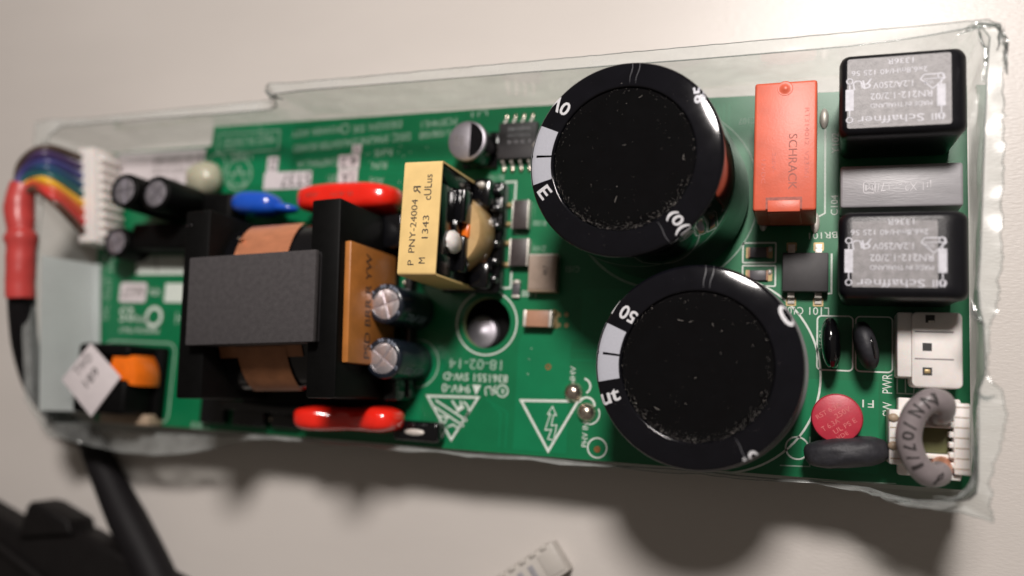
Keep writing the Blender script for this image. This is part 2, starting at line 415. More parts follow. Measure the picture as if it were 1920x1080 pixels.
# long lines of board legend (upside down in the picture)
silk('PC874HL1', -20.3, 38.6, 9, 1.7, 183, 'silk_dim'); silk('11/08/08', -20.6, 36.0, 9, 1.6, 183, 'silk_dim')
silk('DESIGN: DE', -36.5, 38.6, 13, 1.7, 183, 'silk_dim'); silk('POWER ASSY', -53.5, 38.3, 14, 1.6, 183, 'silk_dim')
silk('DESC: SMALINE DAUGHTER BOARD', -43.5, 35.0, 32, 1.8, 183, 'silk_dim')
silk_strip(circ(-45.3, 38.6, 1.1, 20), 0.25, True, 'silk_dim')
silk('RoHS', -34.3, 32.1, 4.6, 1.7, 182, 'silk_dim'); silk('PCA8794HL1/A', -52.0, 30.3, 12, 1.8, 182, 'silk_dim')
silk('R/N', -35.1, 29.0, 3.8, 1.7, 182, 'silk_dim'); silk('ASSY:', -46.8, 26.3, 5.0, 1.8, 182, 'silk_dim'); silk('ADJ', -35.5, 25.5, 3.6, 1.7, 182, 'silk_dim')
silk_strip(quad(-82.5, -64.0, 34.2, 39.2), 0.3, True, 'silk_dim'); silk('MADE IN UNITED', -73.2, 36.9, 15.5, 2.6, 183, 'silk_dim')
silk('LINN', -74.8, 33.0, 6.2, 2.4, 182, 'silk_dim')
silk_strip(circ(-82.4, 31.0, 2.9, 32), 0.28, True, 'silk_dim'); silk_strip(circ(-75.3, 28.3, 3.9, 36), 0.28, True, 'silk_dim')
silk_strip([(-78.0, 25.6), (-72.8, 25.6), (-75.3, 30.4)], 0.28, True, 'silk_dim'); silk_strip([(-79.2, 28.6), (-71.4, 28.6)], 0.28, False, 'silk_dim')
for (x0, x1, y0, y1) in ((-66.8, -63.6, 28.4, 32.5), (-67.4, -53.6, 24.1, 28.4), (-46.4, -40.6, 28.6, 32.0), (-46.2, -40.8, 24.6, 28.4), (-42.8, -40.4, 32.2, 34.5)):
    silk_fill(quad(x0, x1, y0, y1), 'label', z=Z2)
text('D', -65.2, 30.4, 0.14, 1.8, 2.8, 180, 'ink', pcb, 'handwritten_mark'); text('5T37', -58.0, 26.3, 0.14, 8.4, 3.2, 182, 'ink', pcb, 'handwritten_mark')
text('4.2', -43.4, 30.3, 0.14, 4.6, 2.7, 186, 'ink', pcb, 'handwritten_mark'); text('1A', -43.6, 26.5, 0.14, 3.2, 2.7, 180, 'ink', pcb, 'handwritten_mark'); text('2', -41.6, 33.3, 0.14, 1.3, 1.6, 180, 'ink', pcb, 'handwritten_mark')
silk_fill(quad(-27.6, -21.9, 24.4, 26.6), 'silk'); silk('C106', -19.0, 25.2, 3.2, 1.3, 180, 'silk_dim')
# left end
o = silk_fill([(-115.0, 35.4), (-86.0, 35.6), (-86.9, 24.0), (-112.0, 24.6)], 'label', 'barcode_label', z=0.16)
for i in range(22):
    x = -102.5 + i * 0.72
    silk_fill(quad(x, x + rnd.choice((0.2, 0.35, 0.45)), 31.6, 34.2), 'ink_grey', 'barcode_bar', 0.2, parent=o)
text('118520 LE SMD', -97.0, 30.1, 0.2, 12, 1.5, 180, 'ink_grey', o); text('REV 4 02/14', -99.0, 27.3, 0.2, 10, 1.4, 180, 'ink_grey', o)
silk_fill([(-105.0, 7.4), (-89.5, 7.4), (-89.0, 2.6), (-104.4, 2.5)], 'silk'); silk_strip([(-98.6, 7.2), (-97.6, 3.0)], 0.3, False, 'ink_grey', z=Z2)
silk_fill(rrect(-109.2, -100.4, -4.8, 0.4, 0.8), 'label', z=Z2); text('6637', -104.8, -2.1, 0.14, 7, 3.0, 180, 'ink_grey', pcb, 'handwritten_mark')
silk_fill(quad(-94.5, -87.7, -4.6, 0.3), 'silk'); silk('V/N', -97.6, -2.0, 3.4, 2.0)
silk('25', -106.2, -8.0, 4.4, 3.6, 180); silk('wiring', -101.6, -9.0, 6, 2.6, 176); silk_strip(circ(-97.2, -8.4, 2.3, 24), 0.9, True); silk('MADE IN ITALY', -101.6, -12.0, 12.8, 1.3)
silk('CONN 9W', -115.8, 0.5, 15, 1.8, 90, 'silk_dim'); silk('DC OUT 24V', -113.2, -1.0, 17, 1.9, 90, 'silk_dim')
silk('L203', -79.6, -35.0, 5, 1.5, 180, 'silk_dim'); silk('H', -89.2, -8.6, 2, 3, 180, 'silk_dim'); silk('C209', -84, -26, 4, 1.4, 90, 'silk_dim')
silk_strip(rrect(-111.8, -89.4, -35.0, -15.0, 2.2), 0.35, True, 'silk_dim')
silk_strip([(-70, 41.0), (-70, 37)], 0.2, False, 'silk_dim')
# middle
silk('18-02-14', -7.6, -17.0, 12.5, 2.2, 180, 'silk_dim'); silk('8361551 SW-D', -7.4, -19.9, 15.2, 1.7); silk('94V-0', -11.8, -22.5, 6.8, 1.8)
silk_fill([(-8.0, -21.5), (-5.9, -21.5), (-6.95, -23.7)]); silk('U', -4.2, -22.6, 1.5, 1.9, 192); silk('R', -2.9, -22.4, 1.5, 1.9, 192, mirror=True)
silk_strip(circ(-0.9, -22.5, 1.25, 24), 0.28, True); silk('R', -0.9, -22.5, 0.9, 1.2, 180)
silk_strip([(-18.6, -24.5), (-6.4, -24.2), (-12.2, -33.7)], 0.5, True)
silk_strip([(-17.0, -26.6), (-9.4, -30.6)], 0.4); silk_strip([(-16.6, -25.3), (-8.7, -29.4)], 0.4)
silk_strip([(-12.6, -25.2), (-11.2, -26.9), (-10.2, -26.2), (-10.6, -25.2)], 0.45); silk_strip(circ(-10.4, -27.2, 1.9, 14, -50, 75), 0.4); silk_strip([(-11.4, -27.6), (-9.6, -26.4)], 0.5)
silk_strip([(-15.4, -28.8), (-13.4, -28.9), (-14.2, -30.4)], 0.35); silk_strip([(-13.2, -31.0), (-12.0, -30.4), (-10.6, -31.2)], 0.35)
silk_strip([(3.5, -24.3), (16.1, -23.8), (10.1, -34.5)], 0.55, True)
silk_strip([(10.6, -25.2), (11.5, -27.0), (10.9, -26.9), (10.5, -29.2), (11.7, -29.0), (11.2, -32.2), (9.9, -32.0), (10.6, -30.0), (9.2, -30.2), (10.2, -26.8), (9.6, -26.8)], 0.22, True)
silk('NHV', 14.7, -18.5, 4.0, 1.2, 90); silk('PHV IN', 17.9, -30.6, 5.0, 1.25, 90)
silk_strip(circ(17.0, -20.6, 1.6, 12, -60, 80), 0.4); silk_strip(circ(18.0, -24.6, 1.7, 14, 0, 160), 0.45); silk_strip(circ(18.6, -26.2, 2.2, 14, -90, 30), 0.3)
silk_strip(circ(20.6, -33.1, 2.0, 32), 0.32, True); silk_strip(circ(59.7, -30.3, 2.1, 32), 0.32, True)
silk_strip(circ(-5.5, -7.8, 7.1, 56), 0.35, True)
silk_strip([(-3.0, 23.9), (-0.4, 23.9), (-0.4, 19.4)], 0.4); silk_strip([(-0.3, 3.6), (-0.3, 0.0), (-13.5, -0.4)], 0.4)
silk('R100', 5.6, 14.4, 3, 1.2, 180, 'silk_dim'); silk('Z100', 5.9, 8.7, 3, 1.2, 180, 'silk_dim'); silk('C103', 13.6, 4.2, 3, 1.2, 180, 'silk_dim'); silk('L100', 4.0, -1.2, 3.2, 1.4)
silk('R110', -5.2, 25.0, 3.6, 1.4, 180, 'silk_dim'); silk('R12', 8.5, 37.8, 4, 1.6, 180, 'silk_dim'); silk('U1', -10.2, 40.2, 4, 1.2, 183, 'silk_dim')
silk('C107', 49.2, 35.0, 3.4, 1.3, 180, 'silk_dim'); silk('RL100', 52.0, 30, 4.5, 1.1, 90, 'silk_dim')
silk_strip(circ(-21.8, -17.4, 5.4, 40), 0.3, True, 'silk_dim'); silk_strip(circ(32.4, 19.6, 19.4, 80), 0.3, True, 'silk_dim'); silk_strip(circ(44.2, -16.6, 19.6, 80), 0.4, True)
# right
silk_strip(rrect(48.9, 55.2, 5.6, 9.6, 0.2), 0.32, True); silk_strip(rrect(48.9, 55.2, 0.9, 5.0, 0.2), 0.32, True)
silk('C102', 58.6, -3.9, 3.8, 1.5); silk('L101', 63.4, -3.9, 3.6, 1.5); silk('BR101', 64.0, 11.0, 5.2, 1.3, 182)
silk('C104', 66.0, 17.0, 4.0, 1.3, 90); silk('Y102', 66.1, 29.5, 4.2, 1.3, 90)
silk_strip([(64.2, 34), (64.3, 15.4), (61, 13.6)], 0.3); silk_strip([(65.6, 7.4), (65.6, -0.4), (64.8, -0.5)], 0.35)
silk_strip(rrect(63.1, 69.5, -15.2, -4.8, 0.8), 0.3, True); silk_strip(rrect(70.0, 76.4, -15.2, -4.8, 0.8), 0.3, True)
silk('V101', 63.9, -9.5, 3.6, 1.0, 90, 'silk_dim')
silk('PWR', 75.5, -17.3, 3.6, 1.7, 90); silk('SW', 75.5, -22.0, 2.6, 1.6, 90); silk('F1', 72.2, -21.2, 2.0, 1.4); silk('Y101', 58.2, -12.2, 3.4, 1.2, 80, 'silk_dim')
silk_strip(quad(77.2, 80.0, -19.0, -16.2), 0.25, True, 'silk_dim'); silk_strip([(78.6, -19), (78.6, -16.2)], 0.25, False, 'silk_dim'); silk_strip([(56.6, -33.8), (62.0, -33.6), (62.0, -28)], 0.25, False, 'silk_dim'); silk_strip([(62, -36), (77, -35.5)], 0.2, False, 'silk_dim')

# vias and pads
def via(x, y, r=0.42, mat='copper_hole'):
    b = MB(); b.lathe([(0, 0.03), (r * 0.45, 0.03), (r * 0.5, 0.11), (r, 0.12), (r * 1.15, 0.04)], 16, x, y)
    return b.build('via', mat, pcb)
for x, y in ((11.0, -5.7), (12.7, -5.6), (11.1, -7.9), (12.8, -7.9)): via(x, y, 0.45, 'gold')
via(9.2, -16.9, 0.6); via(20.6, -33.4, 0.62); via(4.7, -18.6, 0.18, 'silk_dim'); via(4.8, -15.4, 0.15, 'silk_dim'); via(5.2, -13.1, 0.15, 'silk_dim')
for i in range(14): via(rnd.uniform(-40, -22), rnd.uniform(24, 38), 0.16, 'silk_dim')
b = MB(); b.prism(rrect(9.5, 10.8, -8.6, -4.9, 0.2), 0, 0.09); b.build('gold_pad', 'gold', pcb)
for x, y in ((-1.6, 18.5), (-1.6, 14.2), (-1.5, 9.9), (-1.4, 5.1)):
    b = MB(); b.ellipsoid((x, y, 0.1), (0.7, 0.7, 0.7), 14); b.build('solder_joint', 'gold', pcb)
for x, y in ((15.0, -22.0), (18.0, -26.0)):
    b = MB(); b.lathe([(2.1, 0.0), (1.95, 0.5), (1.5, 1.25), (0.8, 1.65), (0.35, 1.75), (0, 1.7)], 24, x, y); b.build('solder_dome', 'solder', pcb)
b = MB(); b.lathe([(1.4, 0.0), (1.3, 0.5), (0.8, 0.9), (0, 1.0)], 16, 22.4, -22.4); b.build('solder_dome', 'solder', pcb)

# ---------------- the two big capacitors
def big_cap(cx, cy, R, Hh, patch, texts, label, seed, lean=(0, 0), crease=(86, 81.5, -60), collar=True):
    r = random.Random(seed)
    ri = R * 0.738
    # shoulder of the sleeve: slope grows from nearly level at the inner edge to vertical at the side
    sh = [(ri + 0.2, Hh)]; n_s = 44; L_s = 0.0
    def slope(t): return 5 + 6 * t + 5.3 * t ** 4 if t < 0.8 else 11.97 + (90 - 11.97) * ((t - 0.8) / 0.2) ** 1.2
    raw = [(0.0, 0.0)]
    for k in range(n_s):
        t = (k + 0.5) / n_s; a = radians(slope(t)); raw.append((raw[-1][0] + cos(a), raw[-1][1] - sin(a)))
    kx = (R - ri - 0.2) / raw[-1][0]
    sh = [(ri + 0.2 + x * kx, Hh + z * kx) for x, z in raw]
    prof = [(R - 0.6, 0.6), (R, 1.4)] + [(R, sh[-1][1] - 6), (R, sh[-1][1] - 1)] + sh[::-1] + [(ri, Hh - 0.08), (ri - 0.1, Hh - 0.6)]
    b = MB(); b.lathe(prof, 128)
    root = b.build('capacitor', 'sleeve', pcb, loc=(cx, cy, 0), label=label, angle=60)
    root.rotation_euler = (radians(lean[1]), radians(lean[0]), 0)
    b = MB(); b.lathe([(ri - 0.05, Hh - 0.8), (ri - 0.25, Hh - 0.5), (0, Hh - 0.5)], 96); b.build('top_disc', 'captop', root)
    # path along the sleeve from the centre outwards: s -> (radius, height), used to wrap print
    path = sh[:-1] + [(R + 0.02, sh[-1][1]), (R + 0.03, 1.5)]
    acc = [path[0][0]]
    for p, q in zip(path, path[1:]): acc.append(acc[-1] + hypot(p[0] - q[0], p[1] - q[1]))
    def at(s):
        if s <= acc[0]: return (s, Hh + 0.03)
        for i in range(len(acc) - 1):
            if s <= acc[i + 1]:
                t = (s - acc[i]) / max(1e-6, acc[i + 1] - acc[i])
                return (path[i][0] + (path[i + 1][0] - path[i][0]) * t, path[i][1] + (path[i + 1][1] - path[i][1]) * t)
        return path[-1]
    def onto(s, ang, lift=0.035):
        rr, zz = at(s); rr += lift * 0.6; zz += lift
        return (rr * cos(ang), rr * sin(ang), zz)
    a0, a1, gap = patch
    for lo, hi in ((a0, gap - 0.8), (gap + 0.8, a1)):
        b = MB(); n = 14; SS = [ri + 0.3 + (13.0) * k / 20 for k in range(21)]
        grid = [[b.bm.verts.new(onto(s, radians(lo + (hi - lo) * i / n))) for i in range(n + 1)] for s in SS]
        for j in range(20):
            for i in range(n): b.bm.faces.new((grid[j][i], grid[j][i + 1], grid[j + 1][i + 1], grid[j + 1][i]))
        b.build('polarity_stripe', 'silver_ink', root)
    # the stripe continues past the printed dash at both ends of the gap
    b = MB(); n = 2
    for s0, s1 in ((ri + 3.4, ri + 13),):
        if True:
            g = [[b.bm.verts.new(onto(s0 + (s1 - s0) * j / 14, radians(gap - 0.8 + 1.6 * i / n))) for i in range(n + 1)] for j in range(15)]
            for j in range(14):
                for i in range(n): b.bm.faces.new((g[j][i], g[j][i + 1], g[j + 1][i + 1], g[j + 1][i]))
    b.build('polarity_stripe', 'silver_ink', root)
    for (body, ang, s, w, h, rot, mt) in texts:
        A = radians(ang); q = radians(rot)
        def fn(x, y, A=A, q=q, s=s):
            u = x * cos(q) - y * sin(q); v = x * sin(q) + y * cos(q)     # u outward, v along the rim
            return onto(s + u, A + v / R, 0.04)
        wrap_text(body, w, h, fn, mt, root)
    # shrink wrinkle across the shoulder
    for ca in crease:
        b = MB(); b.tube([onto(ri + 0.5 + 0.3 * k, radians(ca) + 0.02 * sin(k * 0.5) / 3, 0.0) for k in range(16)], [0.02 + 0.07 * sin(pi * k / 15) for k in range(16)], 6); b.build('sleeve_wrinkle', 'sleeve_worn', root)
    if collar: b = MB(); b.lathe([(R + 0.02, Hh - 7.2), (R + 0.42, Hh - 7.0), (R + 0.50, Hh - 6.8), (R + 0.36, Hh - 6.6), (R + 0.02, Hh - 6.5)], 96); b.build('clear_collar', 'collar', root)
    # dust specks and a few fibres lying on the top
    b = MB()
    for i in range(760):
        if r.random() < 0.86:
            rr = ri * (1 - abs(r.gauss(0, 0.055))); an = r.choice((r.uniform(0, 2 * pi), r.uniform(-2.9, -0.3), r.uniform(-2.4, -0.6)))
        else: rr = ri * sqrt(r.random()); an = r.uniform(0, 2 * pi)
        if rr > ri - 0.1: rr = ri - 0.1 - r.random() * 0.5
        x, y, z = rr * cos(an), rr * sin(an), Hh - 0.47; d = 0.025 + 0.06 * r.random() ** 3
        q = [Vector((r.uniform(-1, 1), r.uniform(-1, 1), r.uniform(0, 1))) * d for _ in range(4)]
        vs = [b.bm.verts.new(Vector((x, y, z)) + w) for w in q]
        for f in ((0, 1, 2), (0, 1, 3), (1, 2, 3), (0, 2, 3)): b.bm.faces.new([vs[k] for k in f])
    for i in range(60):
        rr = r.uniform(ri + 0.4, R - 1.8); an = r.uniform(0, 2 * pi); x, y, z = rr * cos(an), rr * sin(an), at(rr)[1] + 0.02; d = 0.02 + 0.03 * r.random() ** 4
        q = [Vector((r.uniform(-1, 1), r.uniform(-1, 1), r.uniform(0, 1))) * d for _ in range(4)]
        vs = [b.bm.verts.new(Vector((x, y, z)) + w) for w in q]
        for f in ((0, 1, 2), (0, 1, 3), (1, 2, 3), (0, 2, 3)): b.bm.faces.new([vs[k] for k in f])
    for i in range(4):
        rr = ri * sqrt(r.random()) * 0.9; an = r.uniform(0, 2 * pi); p = Vector((rr * cos(an), rr * sin(an), Hh - 0.45)); t = r.uniform(0, 6.28); L = r.uniform(0.3, 1.5); c = r.uniform(-1.5, 1.5)
        P = []
        for k in range(7):
            P.append(tuple(p)); p = p + Vector((cos(t + c * k / 7), sin(t + c * k / 7), 0)) * L / 7
        b.tube(P, 0.016, 4)
    b.build('dust', 'dust', root, smooth=False, stuff=True)
    return root
big_cap(32.5, 19.5, 17.7, 31, (155.7, 193.5, 175.5), [
    ('0V', 139, 16.2, 4.6, 3.0, 8, 'white_ink'), ('E', 201, 15.4, 2.3, 2.6, 105, 'white_ink'), ('(0(M)', -50, 17.3, 7.6, 3.0, -4, 'white_ink'),
    ('85', 38, 16.9, 3.4, 2.0, 60, 'silver_ink')], 'upper of the two huge black capacitors, reflecting the red relay', 3, (-3.9, 0.4), collar=False)
big_cap(43.7, -16.6, 17.6, 27, (156, 191.5, 174.3), [
    ('50 M', 145, 16.4, 6.6, 2.9, 6, 'white_ink'), ('ut', 202, 15.8, 3.6, 2.6, 176, 'white_ink'), ('0', 31.5, 17.3, 2.3, 4.2, 0, 'white_ink'), ('c', -56, 17.3, 1.7, 1.7, 0, 'white_ink'), ('.', -61, 17.2, 0.7, 0.7, 0, 'white_ink')],
    'lower of the two huge black capacitors, nearest the front edge', 5)

# ---------------- relay
rel = MB()
rel.box(51.7, 62.7, 12.6, 37.0, 2.6, 15.6, 0.5, 3)
relay = rel.build('relay', 'relay', pcb, label='salmon red relay case with faint lettering')
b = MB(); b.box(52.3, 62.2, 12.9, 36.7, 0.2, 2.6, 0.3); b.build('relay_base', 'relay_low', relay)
b = MB(); b.box(54.2, 60.1, 12.3, 14.6, 4, 15.0, 0.3); b.build('latch_tab', 'relay', relay)
b = MB(); b.prism([(54.0, 12.9), (60.3, 12.9), (60.3, 15.1), (54.0, 15.1)], 15.55, 15.72); 
b.build('latch_recess', 'relay_ink', relay)
b = MB(); b.box(54.35, 59.95, 12.4, 14.5, 15.5, 15.85, 0.1); b.build('latch_face', 'relay', relay)
b = MB(); b.lathe([(1.5, 15.5), (1.3, 15.66), (0.9, 15.63), (0.5, 15.9), (0, 16.0)], 24, 57.1, 35.6); b.build('vent_dimple', 'relay', relay)
text('SCHRACK', 58.6, 21.7, 15.63, 10.4, 1.5, -90, 'relay_ink', relay)
text('RT314012  V23061', 61.0, 25.2, 15.63, 13, 0.8, -90, 'relay_faint', relay); text('250V~', 55.3, 21.5, 15.63, 4.0, 0.7, -90, 'relay_faint', relay); text('12VDC', 53.5, 20.0, 15.63, 4.5, 0.7, -90, 'relay_faint', relay)
for x, y in ((64.0, 34.6), (52.7, 14.0), (62.5, 13.5)):
    b = MB(); b.ellipsoid((x, y, 0.2), (0.9, 2.1, 0.7), 14); b.build('solder_joint', 'tin', relay)

# ---------------- chokes
def choke(x0, x1, y0, y1, top, label, glare, code):
    cx, cy = (x0 + x1) / 2, (y0 + y1) / 2; hx, hy = (x1 - x0) / 2, (y1 - y0) / 2
    b = MB(); prof = rrect(-hx, hx, -hy, hy, 1.6, 6)
    bb = bmesh.new(); n = len(prof)
    rings = []
    for dz, ins in ((0.5, 0.7), (top - 4.5, 0.15), (top - 2.6, 0.0), (top - 1.2, 0.15), (top - 0.35, 0.55), (top, 1.2)):
        ring = []
        for px, py in prof:
            k = 1.0
            ex = ins * (2.9 if (px > 0 and dz > top - 1.5) else 1.0)
            ring.append(bb.verts.new((px - math.copysign(min(abs(px), ex), px), py - math.copysign(min(abs(py), ins), py), dz)))
        rings.append(ring)
    for A, B in zip(rings, rings[1:]):
        for i in range(n): bb.faces.new((A[i], A[(i + 1) % n], B[(i + 1) % n], B[i]))
    bb.faces.new(rings[-1]); bmesh.ops.recalc_face_normals(bb, faces=bb.faces)
    b.add(bb)
    root = b.build('choke', 'choke', pcb, loc=(cx, cy, 0), label=label, angle=50)
    b = MB(); b.prism(rrect(-hx + 2.2, hx - 5.0, -hy + 1.9, hy - 1.9, 0.2), top - 0.05, top + 0.03)
    b.build('label_panel', 'choke_face', root)
    if glare:
        b = MB(); b.prism(rrect(-hx + 1.3, hx - 2.7, -hy + 1.2, hy - 1.2, 0.4), top - 0.06, top + 0.012); b.build('glare_border', 'choke_face', root)  # pale border: glare on the case top put into the colour
    z = top + 0.05; T = lambda s, x, y, w, h, d=180, **k: text(s, x - 0.6, y, z, w, h, d, 'choke_ink', root, **k)
    k = 1.0
    T(code, 0.2, hy - 2.1, 4.2, 1.0); T('2x6,8mH/40 125 56', -1.6, hy - 3.8, 12.2, 1.1)
    T('R', -5.0, hy - 5.9, 1.7, 1.6, 190, mirror=True); T('U', -6.7, hy - 6.0, 1.6, 1.6, 190); T('1.2A/250V', -1.0, hy - 6.3, 6.4, 1.15)
    T('RN212-1.2/02', 0.3, hy - 8.3, 9.8, 1.2); T('MADE IN THAILAND', 0.3, hy - 10.0, 9.8, 0.8); T('Schaffner', -1.4, -hy + 2.6, 10.6, 1.35)
    b = MB()
    for i in range(4): b.strip([(4.6 + i * 0.55, -hy + 2.0), (4.6 + i * 0.55, -hy + 3.2)], 0.22, z)
    b.build('printed_logo', 'choke_ink', root, smooth=False)
    b = MB(); b.strip([(3.3, hy - 4.9), (6.1, hy - 4.9), (6.6, hy - 5.7), (4.7, hy - 7.5), (2.8, hy - 5.7)], 0.2, z, True); b.strip([(3.3, hy - 5.7), (6.1, hy - 5.7)], 0.15, z)
    b.build('printed_logo', 'choke_ink', root, smooth=False); T('VDE', 4.7, hy - 6.3, 1.5, 0.6)
    for xx in (-hx + 1.7, hx - 4.3):
        b = MB(); b.strip(circ(xx, hy - 5.3, 0.5, 16), 0.2, z + 0.03, True); b.strip(circ(xx, -hy + 2.7, 0.5, 16), 0.2, z + 0.03, True)
        b.strip([(xx, hy - 5.8), (xx, hy - 6.8)], 0.2, z + 0.03); b.strip([(xx, -hy + 3.2), (xx, -hy + 4.4)], 0.2, z + 0.03)
        b.strip([(xx, hy - 6.8), (xx, -hy + 4.4)], 1.35, z + 0.03)
        b.build('coil_symbol', 'choke_ink', root, smooth=False)
    return root
choke(66.4, 87.0, 25.4, 40.5, 18, 'black choke at the top corner with scuffed pale print', True, '1336R')
choke(66.4, 87.0, -3.5, 11.8, 18, 'black choke with crisp print below the grey capacitor', False, '1336R')
# grey film capacitor between them
b = MB(); b.box(66.9, 87.4, 14.6, 22.6, 0.6, 8.0, 0.5, 3); g = b.build('film_capacitor', 'greycap', pcb, label='grey block capacitor lying between the two chokes')
text('~ 17/1.', 74.6, 18.4, 8.03, 5.6, 1.7, 185, 'greycap_ink', g); text('M', 71.9, 18.3, 8.03, 1.4, 1.1, 180, 'greycap_ink', g)
b = MB(); b.strip(rrect(70.9, 72.9, 17.3, 19.4, 0.4), 0.2, 8.03, True); b.build('printed_logo', 'greycap_ink', g, smooth=False)
text('µ1 X2', 80.0, 18.5, 8.03, 4.4, 1.9, 180, 'greycap_ink', g)

# ---------------- bridge rectifier, chip resistors
b = MB(); b.box(56.6, 65.0, -0.5, 7.1, 0.5, 3.0, 0.25); ic = b.build('bridge_rectifier', 'ic', pcb, label='square black four-legged rectifier right of the resistors')
for x in (58.2, 63.2):
    for s, y in ((1, 7.0), (-1, -0.4)):
        b = MB(); b.box(x - 0.65, x + 0.65, min(y, y + s * 1.0), max(y, y + s * 1.0), 1.2, 1.5, 0.05); b.box(x - 0.65, x + 0.65, min(y + s * 0.8, y + s * 1.1), max(y + s * 0.8, y + s * 1.1), 0.15, 1.4, 0.05)
        b.box(x - 0.65, x + 0.65, min(y + s * 0.9, y + s * 2.2), max(y + s * 0.9, y + s * 2.2), 0.12, 0.38, 0.08); b.build('lead', 'tin', ic)
        b = MB(); b.prism(rrect(x - 0.95, x + 0.95, min(y + s * 0.9, y + s * 2.6), max(y + s * 0.9, y + s * 2.6), 0.2), 0, 0.1); b.build('solder_pad', 'gold', ic)
def chip(cx, cy, L, W, H, body, name, label=None, ends='tin', vert=False, endw=0.6):
    root_b = MB(); A = (L / 2 - endw)
    if vert: root_b.box(cx - W / 2, cx + W / 2, cy - A, cy + A, 0.1, H, 0.08)
    else: root_b.box(cx - A, cx + A, cy - W / 2, cy + W / 2, 0.1, H, 0.08)
    r = root_b.build(name, body, pcb, label=label)
    for s in (-1, 1):
        b = MB(); a0, a1 = sorted((s * A, s * L / 2))
        if vert: b.box(cx - W / 2 - 0.03, cx + W / 2 + 0.03, cy + a0, cy + a1, 0.05, H + 0.03, 0.12)
        else: b.box(cx + a0, cx + a1, cy - W / 2 - 0.03, cy + W / 2 + 0.03, 0.05, H + 0.03, 0.12)
        b.build('end_cap', ends, r)
    return r
for cy in (7.6, 3.0):
    r = chip(51.9, cy, 3.9, 2.0, 0.7, 'resistor', 'chip_resistor', ends='ceramic', endw=0.4)
    b = MB(); b.prism(rrect(49.5, 50.3, cy - 1.1, cy + 1.1, 0.2), 0, 0.13); b.prism(rrect(53.6, 54.6, cy - 1.1, cy + 1.1, 0.2), 0, 0.13); b.build('solder_pad', 'gold', r)
    b = MB(); b.ellipsoid((54.1, cy + 0.7, 0.1), (0.5, 0.6, 0.35), 12); b.build('solder_joint', 'tin', r)

# ---------------- disc capacitors standing on edge
def disc(cx, cy, L, W, H, rotz, mat, name, label):
    b = MB(); b.ellipsoid((0, 0, H * 0.52), (W / 2, L / 2, H * 0.5), 32, power=0.86)
    o = b.build(name, mat, pcb, loc=(cx, cy, 0), rotz=radians(rotz), label=label, angle=80)
    for s in (-1, 1):
        b = MB(); b.tube([(0, s * L * 0.22, 2.2), (0, s * L * 0.22, 0)], 0.35, 8); b.build('lead', 'tin', o)
    return o
d1 = disc(65.5, -10.4, 9.6, 3.4, 10, 4, 'gloss', 'disc_capacitor', 'slim black disc capacitor nearest the lower big capacitor')
d2 = disc(71.5, -10.7, 9.0, 3.9, 10, 14, 'epoxy_disc', 'disc_capacitor', 'black disc capacitor nearer the white socket, with a dent')
b = MB(); b.ellipsoid((0.75, -0.5, 9.0), (0.5, 2.4, 1.1), 16); b.build('epoxy_ridge', 'gloss', d2)
# fuse and varistor
b = MB(); b.lathe([(4.3, 0.5), (4.45, 1.0), (4.45, 7.4), (4.25, 7.85), (3.9, 8.0), (0, 8.0)], 48); fu = b.build('fuse', 'fuse', pcb, loc=(66.6, -24.2, 0), label='round crimson fuse beside the dark oval varistor')
for s, x, y, w, h in (('RST 6.3A', -0.5, 1.9, 4.8, 0.85), ('250V', 1.4, 0.4, 3.0, 0.9), ('T 6.3A', -1.6, -0.4, 3.4, 0.9), ('UL PS E', 0.4, -1.8, 4.4, 0.85), ('VDE', -0.9, -3.0, 2.2, 0.7)):
    m = Matrix.Rotation(radians(34), 4, 'Z'); p = m @ Vector((x, y, 0)); text(s, p.x, p.y, 8.03, w, h, 34, 'fuse_ink', fu)
b = MB(); b.ellipsoid((0, 0, 5.4), (7.3, 2.75, 5.0), 36, power=0.72)
for v in b.bm.verts: v.co += Vector(noise.noise_vector(v.co * 0.45)) * 0.28
va = b.build('varistor', 'epoxy_disc', pcb, loc=(68.2, -30.2, 0), rotz=radians(7.5), label='dark grey oval varistor lying against the crimson fuse', angle=80)
# ---------------- white three-way socket
b = MB(); b.prism(rrect(78.9, 87.0, -17.9, -4.6, 0.9), 0.3, 8.0, 0.3); b.box(76.6, 79.2, -16.2, -4.6, 0.3, 7.4, 0.3)
so = b.build('socket_housing', 'white', pcb, label='white three way socket under the lower choke')
for i, (x, y) in enumerate(((81.9, -5.8), (81.4, -10.8), (81.4, -15.1))):
    b = MB(); b.prism(quad(x - 0.75, x + 0.75, y - 0.7, y + 0.7), 7.95, 8.04); b.build('pin_hole', 'pin_hole', so, smooth=False)
    b = MB()
    if i == 2: b.box(x - 0.5, x + 0.5, y - 0.35, y + 0.35, 7.6, 8.15, 0.1); b.build('contact', 'gold', so)
    elif i == 0: b.box(x - 0.3, x + 0.7, y - 0.68, y - 0.3, 7.8, 8.1, 0.05); b.build('contact', 'tin', so)
for y in (-8.1, -12.9):
    b = MB(); b.box(79.4, 85.6, y - 0.12, y + 0.12, 7.9, 8.06, 0.03); b.build('moulded_rib', 'greywire', so)
